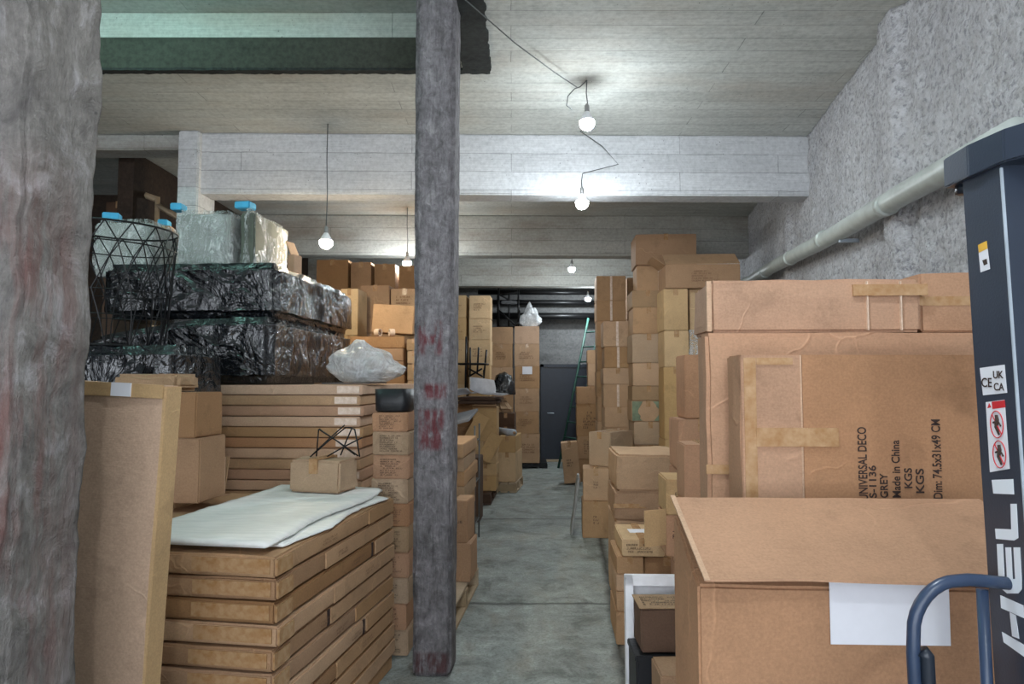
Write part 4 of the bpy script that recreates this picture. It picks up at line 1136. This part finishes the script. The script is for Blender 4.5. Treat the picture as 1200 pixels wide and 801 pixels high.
# ---- stacks seen between the bundles and the slim pillar
GM = 'cardboard boxes stacked at the left rear'
for k, (a_, b2, tp, nm) in enumerate(((368, 406, 304, 'first'), (409, 433, 307, 'second'), (437, 462, 309, 'third'), (466, 492, 311, 'fourth'))):
    stack(f'{nm} rear column from the left, under second beam', a_, b2, 8.35, .45, [tp, 338], fill=.75, group=GM, mat='card_brown', jitter=.004)
stack('left column before the rear wall of boxes', 421, 455, 7.6, .4, [334, 390], fill=.8, group=GM, mat='card_brown')
stack('right column before the rear wall of boxes', 457, 490, 7.62, .4, [338, 365, 390], fill=.8, group=GM, prints=[(.6, .4, 'ink_soft', 3), None])
stack('sliver column touching the black bundles', 398, 419, 7.1, .35, [338, 393], fill=.8, group=GM, mat='card_yellow')
# crates (long flat cartons)
yX = 6.5
stack('yellowish long pile behind the plastic bag', 411, 474, yX, .75, [394, 408, 423, 439], fill=.12, group='long cartons behind the plastic bag', look='long flat carton', name='long_carton', mat='card_orange', tape=None, cuts=4)
zX = Z(394, yX)
stack('short column right of the yellowish long pile', 477, 492, 6.4, .4, [397, 411, 426], fill=.16, group='long cartons behind the plastic bag', mat='card_gray')
carton('tilted square carton lying on the yellowish long pile', X(463, 6.7) - .03, 6.9, zX + .05, .42, .3, .28, R(-6), mat='card', tape=None, tilt=(0, R(4)), group=GM)
for k, px in enumerate((442, 458)):
    t = thing('tape_roll', ['pale tape roll on the long pile, left one', 'pale tape roll on the long pile, right one'][k], 'tape roll', (X(px, 6.55), 6.57, zX + .042), R(65 + 50 * k))
    n_ = 28; bm = bmesh.new(); rs = []
    for (r_, y_) in ((.038, -.025), (.038, .025), (.028, .025), (.028, -.025)):
        rs.append([bm.verts.new((r_ * math.cos(2 * math.pi * q / n_), y_, r_ * math.sin(2 * math.pi * q / n_))) for q in range(n_)])
    for i in range(4):
        for q in range(n_): bm.faces.new((rs[i][q - 1], rs[i][q], rs[(i + 1) % 4][q], rs[(i + 1) % 4][q - 1]))
    link('roll', bm, 'tape_pale', t, smooth=False)

# ---- behind the slim pillar, along the aisle's left edge
def pallet(label, cx, cy, w_, d_, yaw, z=0, h=.14, mat='wood'):
    t = thing('wooden_pallet', label, 'pallet', (cx, cy, z), yaw, 'wooden pallets along the aisle')
    n_ = max(3, round(w_ / .14)); bw = w_ / n_
    for k in range(n_):
        link('deck_board', boxbm(-w_ / 2 + k * bw + .008, -w_ / 2 + (k + 1) * bw - .008, -d_ / 2, d_ / 2, h - .022, h, bevel=.003), mat, t)
    for s in (-1, 0, 1):
        yc = s * (d_ / 2 - .05)
        link('stringer', boxbm(-w_ / 2, w_ / 2, yc - .045, yc + .045, .022, h - .023, bevel=.003), mat, t)
    for s in (-1, 0, 1):
        xc = s * (w_ / 2 - .05)
        link('bottom_board', boxbm(xc - .05, xc + .05, -d_ / 2, d_ / 2, 0, .021, bevel=.003), mat, t)
    return t
pallet('nearest wooden pallet on the floor right behind the slim pillar', -.515, 4.92, .40, 1.12, R(-5.5), h=.16)
GZ = 'cartons behind the slim pillar'
carton('narrow carton standing upright on the nearest pallet, lower one', X(552, 5.0) - .05, 5.12, .161, .14, .30, .27, R(-6), mat='card_orange', tape=None, group=GZ)
carton('narrow carton standing on the lower narrow carton', X(550, 5.0) - .05, 5.12, .432, .12, .26, .30, R(-9), mat='card_orange', tape=None, prints=(.2, .1, 'ink', 1), group=GZ)
stack('layered flat pile behind the nearest pallet', 470, 543, 5.62, .9, [520, 536, 553, 570, 590, 610, 630], fill=.13, group=GZ, mat=['card', 'card_gray'], look='flat carton', name='flat_carton', tape=None, jitter=.02)
t = thing('wire_rack', 'narrow grey wire rack behind the layered flat pile', 'rack', (X(543, 6.75), 6.9, 0), BY)
for sx_ in (-.13, .13):
    for sy_ in (-.2, .2): tube('post', [(sx_, sy_, 0), (sx_, sy_, Z(497, 6.9))], .008, 'cord', t)
for z_ in (.2, .6, 1.0):
    bm = bmesh.new()
    for q in range(7): add_tube(bm, [(-.13, -.2 + q * .4 / 6, z_), (.13, -.2 + q * .4 / 6, z_)], .004, 5)
    add_tube(bm, [(-.13, -.2, z_), (-.13, .2, z_)], .005, 5); add_tube(bm, [(.13, -.2, z_), (.13, .2, z_)], .005, 5)
    link('shelf', bm, 'cord', t)
t = thing('tabletop', 'grey tilted tabletop resting on the wire rack', 'tabletop', (X(540, 6.9), 6.9, Z(499, 6.9) + .04), R(-10), tilt=(R(10), R(-14)))
link('top', boxbm(-.13, .15, -.25, .25, .03, .055, bevel=.004), 'grayslab', t)
t = carton('dark upright carton between wire rack and open carton', X(560, 7.9) - .06, 8.0, 0, .2, .35, Z(535, 7.9), BY, mat='card_dark', group=GZ)

pallet('dark pallet under the open yellow carton', X(552, 8.9) - .02, 9.35, .62, .9, BY, mat='wood_dark')
pallet('low pallet with pale edge farther down the aisle', -.06, 10.25, .36, .8, R(-8), mat='wood')
# carton with hanging flaps
Yo = 9.1
xl, xr = X(554, Yo), X(582, Yo)
stack('pile under the open yellow carton', 556, 582, Yo + .02, .4, [517, 530, 543, 557], zbase=.142, fill=.15, group=GZ, mat='card_yellow')
zO = Z(517, Yo)
t = carton('open yellowish carton with flaps hanging into the aisle', (xl + xr) / 2 + .012, Yo + .22, zO + .001, xr - xl, .4, Z(477, Yo) - zO, BY, mat='card_yellow', tape=None, group=GZ)
hO = Z(477, Yo) - zO
link('flap', boxbm(-.16, .16, -.006, 0, 0, .10, mtx=Matrix.Translation((0, -.2, hO)) @ Matrix.Rotation(R(70), 4, 'X')), 'card', t)
for k, (x0_, y0_, x1_, y1_, lb) in enumerate(((550, 486, 567, 516, 'upper loose cardboard sheet leaning on the open yellow carton'), (566, 507, 583, 541, 'lower loose cardboard sheet leaning towards the aisle floor'))):
    c_ = P((x0_ + x1_) / 2, (y0_ + y1_) / 2, 9.03)
    t = thing('cardboard_sheet', lb, 'cardboard', (c_.x, 9.05 + .0 * k, c_.z), R(-5), 'loose cardboard sheets', tilt=(R(-10), R(28)))
    link('sheet', boxbm(-.09, .09, 0, .006, -.19, .19, bevel=.002), 'card_yellow', t)
# pile carrying the white chair shells
stack('tall pile under the white chair shells', 536, 578, 9.86, .4, [473, 500], fill=.42, zbase=0, group=GZ, mat='card_brown')
zs2 = Z(473, 9.75)
for k in range(2):
    t = thing('tabletop', ['dark tabletop on the tall pile, lower of the pair', 'dark tabletop right beneath the white chair shells'][k], 'tabletop', (X(560, 9.75), 9.95, zs2 + .003 + .05 * k), R(-4 - 6 * k), 'dark tabletops')
    link('top', boxbm(-.27, .30, -.27, .42, 0, .04, bevel=.006), 'wood_dark', t)
zs3 = zs2 + .10
def shell(label, cx, cy, z, yaw, tilt):
    t = thing('chair_shell', label, 'chair', (cx, cy, z), yaw, 'white chair shells on the tall pile', tilt)
    bm = bmesh.new(); N1, N2 = 16, 16; T_ = []
    for j in range(N1 + 1):
        v_ = j / N1; row = []
        for i in range(N2 + 1):
            u = i / N2 * 2 - 1
            if v_ < .55: y = -.22 + .44 * v_ / .55; z_ = .02 * math.cos(v_ * 6) + .05 * u * u
            else: s = (v_ - .55) / .45; y = .22 + .08 * s; z_ = .17 * s + .02 + .03 * u * u * (1 - s)
            wd_ = .22 - .05 * max(0, v_ - .7)
            row.append(bm.verts.new((u * wd_, y - .05 * u * u * (v_ > .55), z_)))
        T_.append(row)
    for j in range(N1):
        for i in range(N2): bm.faces.new((T_[j][i], T_[j][i + 1], T_[j + 1][i + 1], T_[j + 1][i]))
    bmesh.ops.solidify(bm, geom=bm.faces[:], thickness=.012)
    link('seat_shell', bm, 'white', t, smooth=True); return t
shell('white moulded chair shell lying nearest the slim pillar', -.76, 9.86, zs3 + .03, R(70), (R(0), R(8)))
shell('white moulded chair shell lying on its back above dark tabletops', -.34, 9.86, zs3 + .03, R(150), (R(10), R(-6)))
# black metal chair frame above
t = thing('upturned_chair', 'black metal chair frame with legs up before the printed columns', 'chair', (X(553, 10.2), 10.22, Z(441, 10.2)), R(-8))
for a_, b2 in (((-.10, 0, -.26), (-.09, 0, .60)), ((.18, 0, -.26), (.18, 0, .1)), ((.08, 0, .05), (.10, 0, .44)), ((.18, 0, .0), (.22, 0, .40)), ((-.25, -.02, .19), (.20, -.02, .19)), ((-.25, .3, .19), (.20, .3, .19)), ((-.09, .3, -.0), (-.09, .3, .45)), ((.18, -.02, .19), (.18, .3, .19)), ((-.1, .0, .19), (-.1, .3, .19)), ((-.05, 0, .0), (.15, .02, .12)), ((-.05, 0, .12), (.16, .02, .0))):
    tube('frame_tube', [a_, b2], .014, 'iron', t, n=8)
# black bag and brown bag
t = thing('black_bag', 'black rounded plastic bag by the labelled column', 'bag', (X(590, 10.9), 10.98, Z(460, 10.75)), 0)
stack('support pile under the black bag', 582, 603, 10.75, .45, [484, 500], fill=.4, group=GZ, mat='card_dark')
bm = bmesh.new(); bmesh.ops.create_icosphere(bm, subdivisions=4, radius=1)
for v in bm.verts:
    c_ = v.co.copy(); k_ = 1 + .12 * noise.noise(c_ * 3)
    v.co = Vector((c_.x * .19 * k_, c_.y * .18 * k_, max(-.1, c_.z) * .32 * k_))
link('bag', bm, 'blackfilm', t, smooth=True)
t = thing('paper_sack', 'crumpled brown paper sack under the black bag', 'sack', (X(594, 10.75), 10.93, Z(484, 10.75) + .002), 0)
bm = wrinkled(.27, .25, .25, .03, 61, 10, .06)
for v in bm.verts: v.co.x *= 1 - .5 * v.co.z / .25; v.co.x -= .12 * v.co.z / .25
link('sack', bm, 'card_gray', t, smooth=True)
# wrapped low cartons with silver roll
stack('film-wrapped low pile near the labelled column', 584, 604, 9.9, .75, [511, 530], zbase=.142, fill=.3, group=GZ, mat='card_yellow', yaw=R(-8))
t = thing('film_roll', 'silvery roll of stretch film lying on the low pile', 'film roll', (X(592, 10.1), 10.2, Z(511, 10.0) + .055), R(-60))
tube('roll', [(-.22, 0, 0), (.26, 0, .0)], .05, 'film_silver' if 'film_silver' in M else 'edge', t, n=20)
tube('core', [(-.24, 0, 0), (.28, 0, .0)], .02, 'card', t, n=14)

# ---- far columns before the back wall
GF = 'printed cartons in columns near the far door'
PR = (.6, .35, 'ink_soft', 4)
pallet('black pallet under the labelled column by the door', X(606, 12.4), 12.85, 1.12, .6, R(-1), h=.1, mat='iron')
ss = stack('far column left of the labelled one', 575, 601, 12.5, .45, [403, 430, 457, 484, 511], zbase=.102, fill=.42, yaw=R(-1), group=GF, prints=PR, mat='card')
ss = stack('labelled column beside the far door', 603, 632, 12.5, .45, [403, 429, 455, 482, 508], zbase=.102, fill=.42, yaw=R(-1), group=GF, prints=PR, mat='card',
           labels={1: 'printed carton bearing a white paper sheet beside the far door'})
c_ = P(618, 432.5, 12.5)
link('paper_label', boxbm(-.09, .09, -.236, -.232, .26, .40), 'paper', ss[1])
by_px('plain rosy carton topping the labelled column', 603, 632, 12.5, .45, Z(382, 12.5), Z(403, 12.5), mat='card_pink', tape=None, yaw=R(-1), group=GF)
by_px('plain carton topping the column left of the labelled one', 576, 601, 12.5, .45, Z(383, 12.5), Z(403, 12.5), tape=None, yaw=R(-1), group=GF)
stack('tall yellowish printed column nearer the slim pillar', 549, 574, 11.4, .42, [346, 373, 398, 428, 455], fill=.42, group=GF, prints=PR, mat='card_yellow', tape=None)
stack('printed column partly hidden by the slim pillar', 519, 546.5, 11.45, .42, [346, 372, 398, 424, 450], fill=.42, group=GF, prints=PR, mat='card_yellow', tape=None)
# metal chair frames and foil bag on the top
zt2 = Z(382, 12.5)
t = thing('metal_chair', 'black metal chair frame lying on top of the plain far cartons', 'chair', (X(600, 12.5), 12.7, zt2 + .015), R(5))
for a_, b2 in (((-.25, 0, 0), (-.25, 0, .72)), ((-.25, 0, .3), (.08, 0, .0)), ((.08, 0, 0), (.14, 0, .1)), ((.12, .0, .1), (.14, 0, .3)), ((-.05, .1, .0), (-.05, .1, .6)), ((-.25, 0, .6), (.1, .1, .42)), ((-.25, .2, .0), (-.25, .2, .6)), ((.13, .1, 0), (.13, .1, .7)), ((-.25, .2, .6), (.13, .1, .65)), ((-.25, 0, .0), (.08, .2, 0.0))):
    tube('frame_tube', [a_, b2], .018, 'iron', t, n=8)
link('seat_pad', boxbm(-.2, .1, .02, .3, .42, .48, bevel=.015), 'black', t)
t = thing('foil_bag', 'crumpled silvery plastic bag on the plain rosy carton', 'bag', (X(622, 12.5), 12.75, zt2 + .003), 0)
bm = bmesh.new(); bmesh.ops.create_icosphere(bm, subdivisions=4, radius=1)
for v in bm.verts:
    c_ = v.co.copy(); k_ = 1 + .25 * noise.noise(c_ * 2.3) + .12 * noise.noise(c_ * 6)
    v.co = Vector((c_.x * .20 * k_, c_.y * .14 * k_, max(0, c_.z * .5 + .42) * .42 * k_ * (1.1 - .5 * abs(c_.x))))
link('bag', bm, 'bag', t, smooth=True)

bpy.context.view_layer.update()
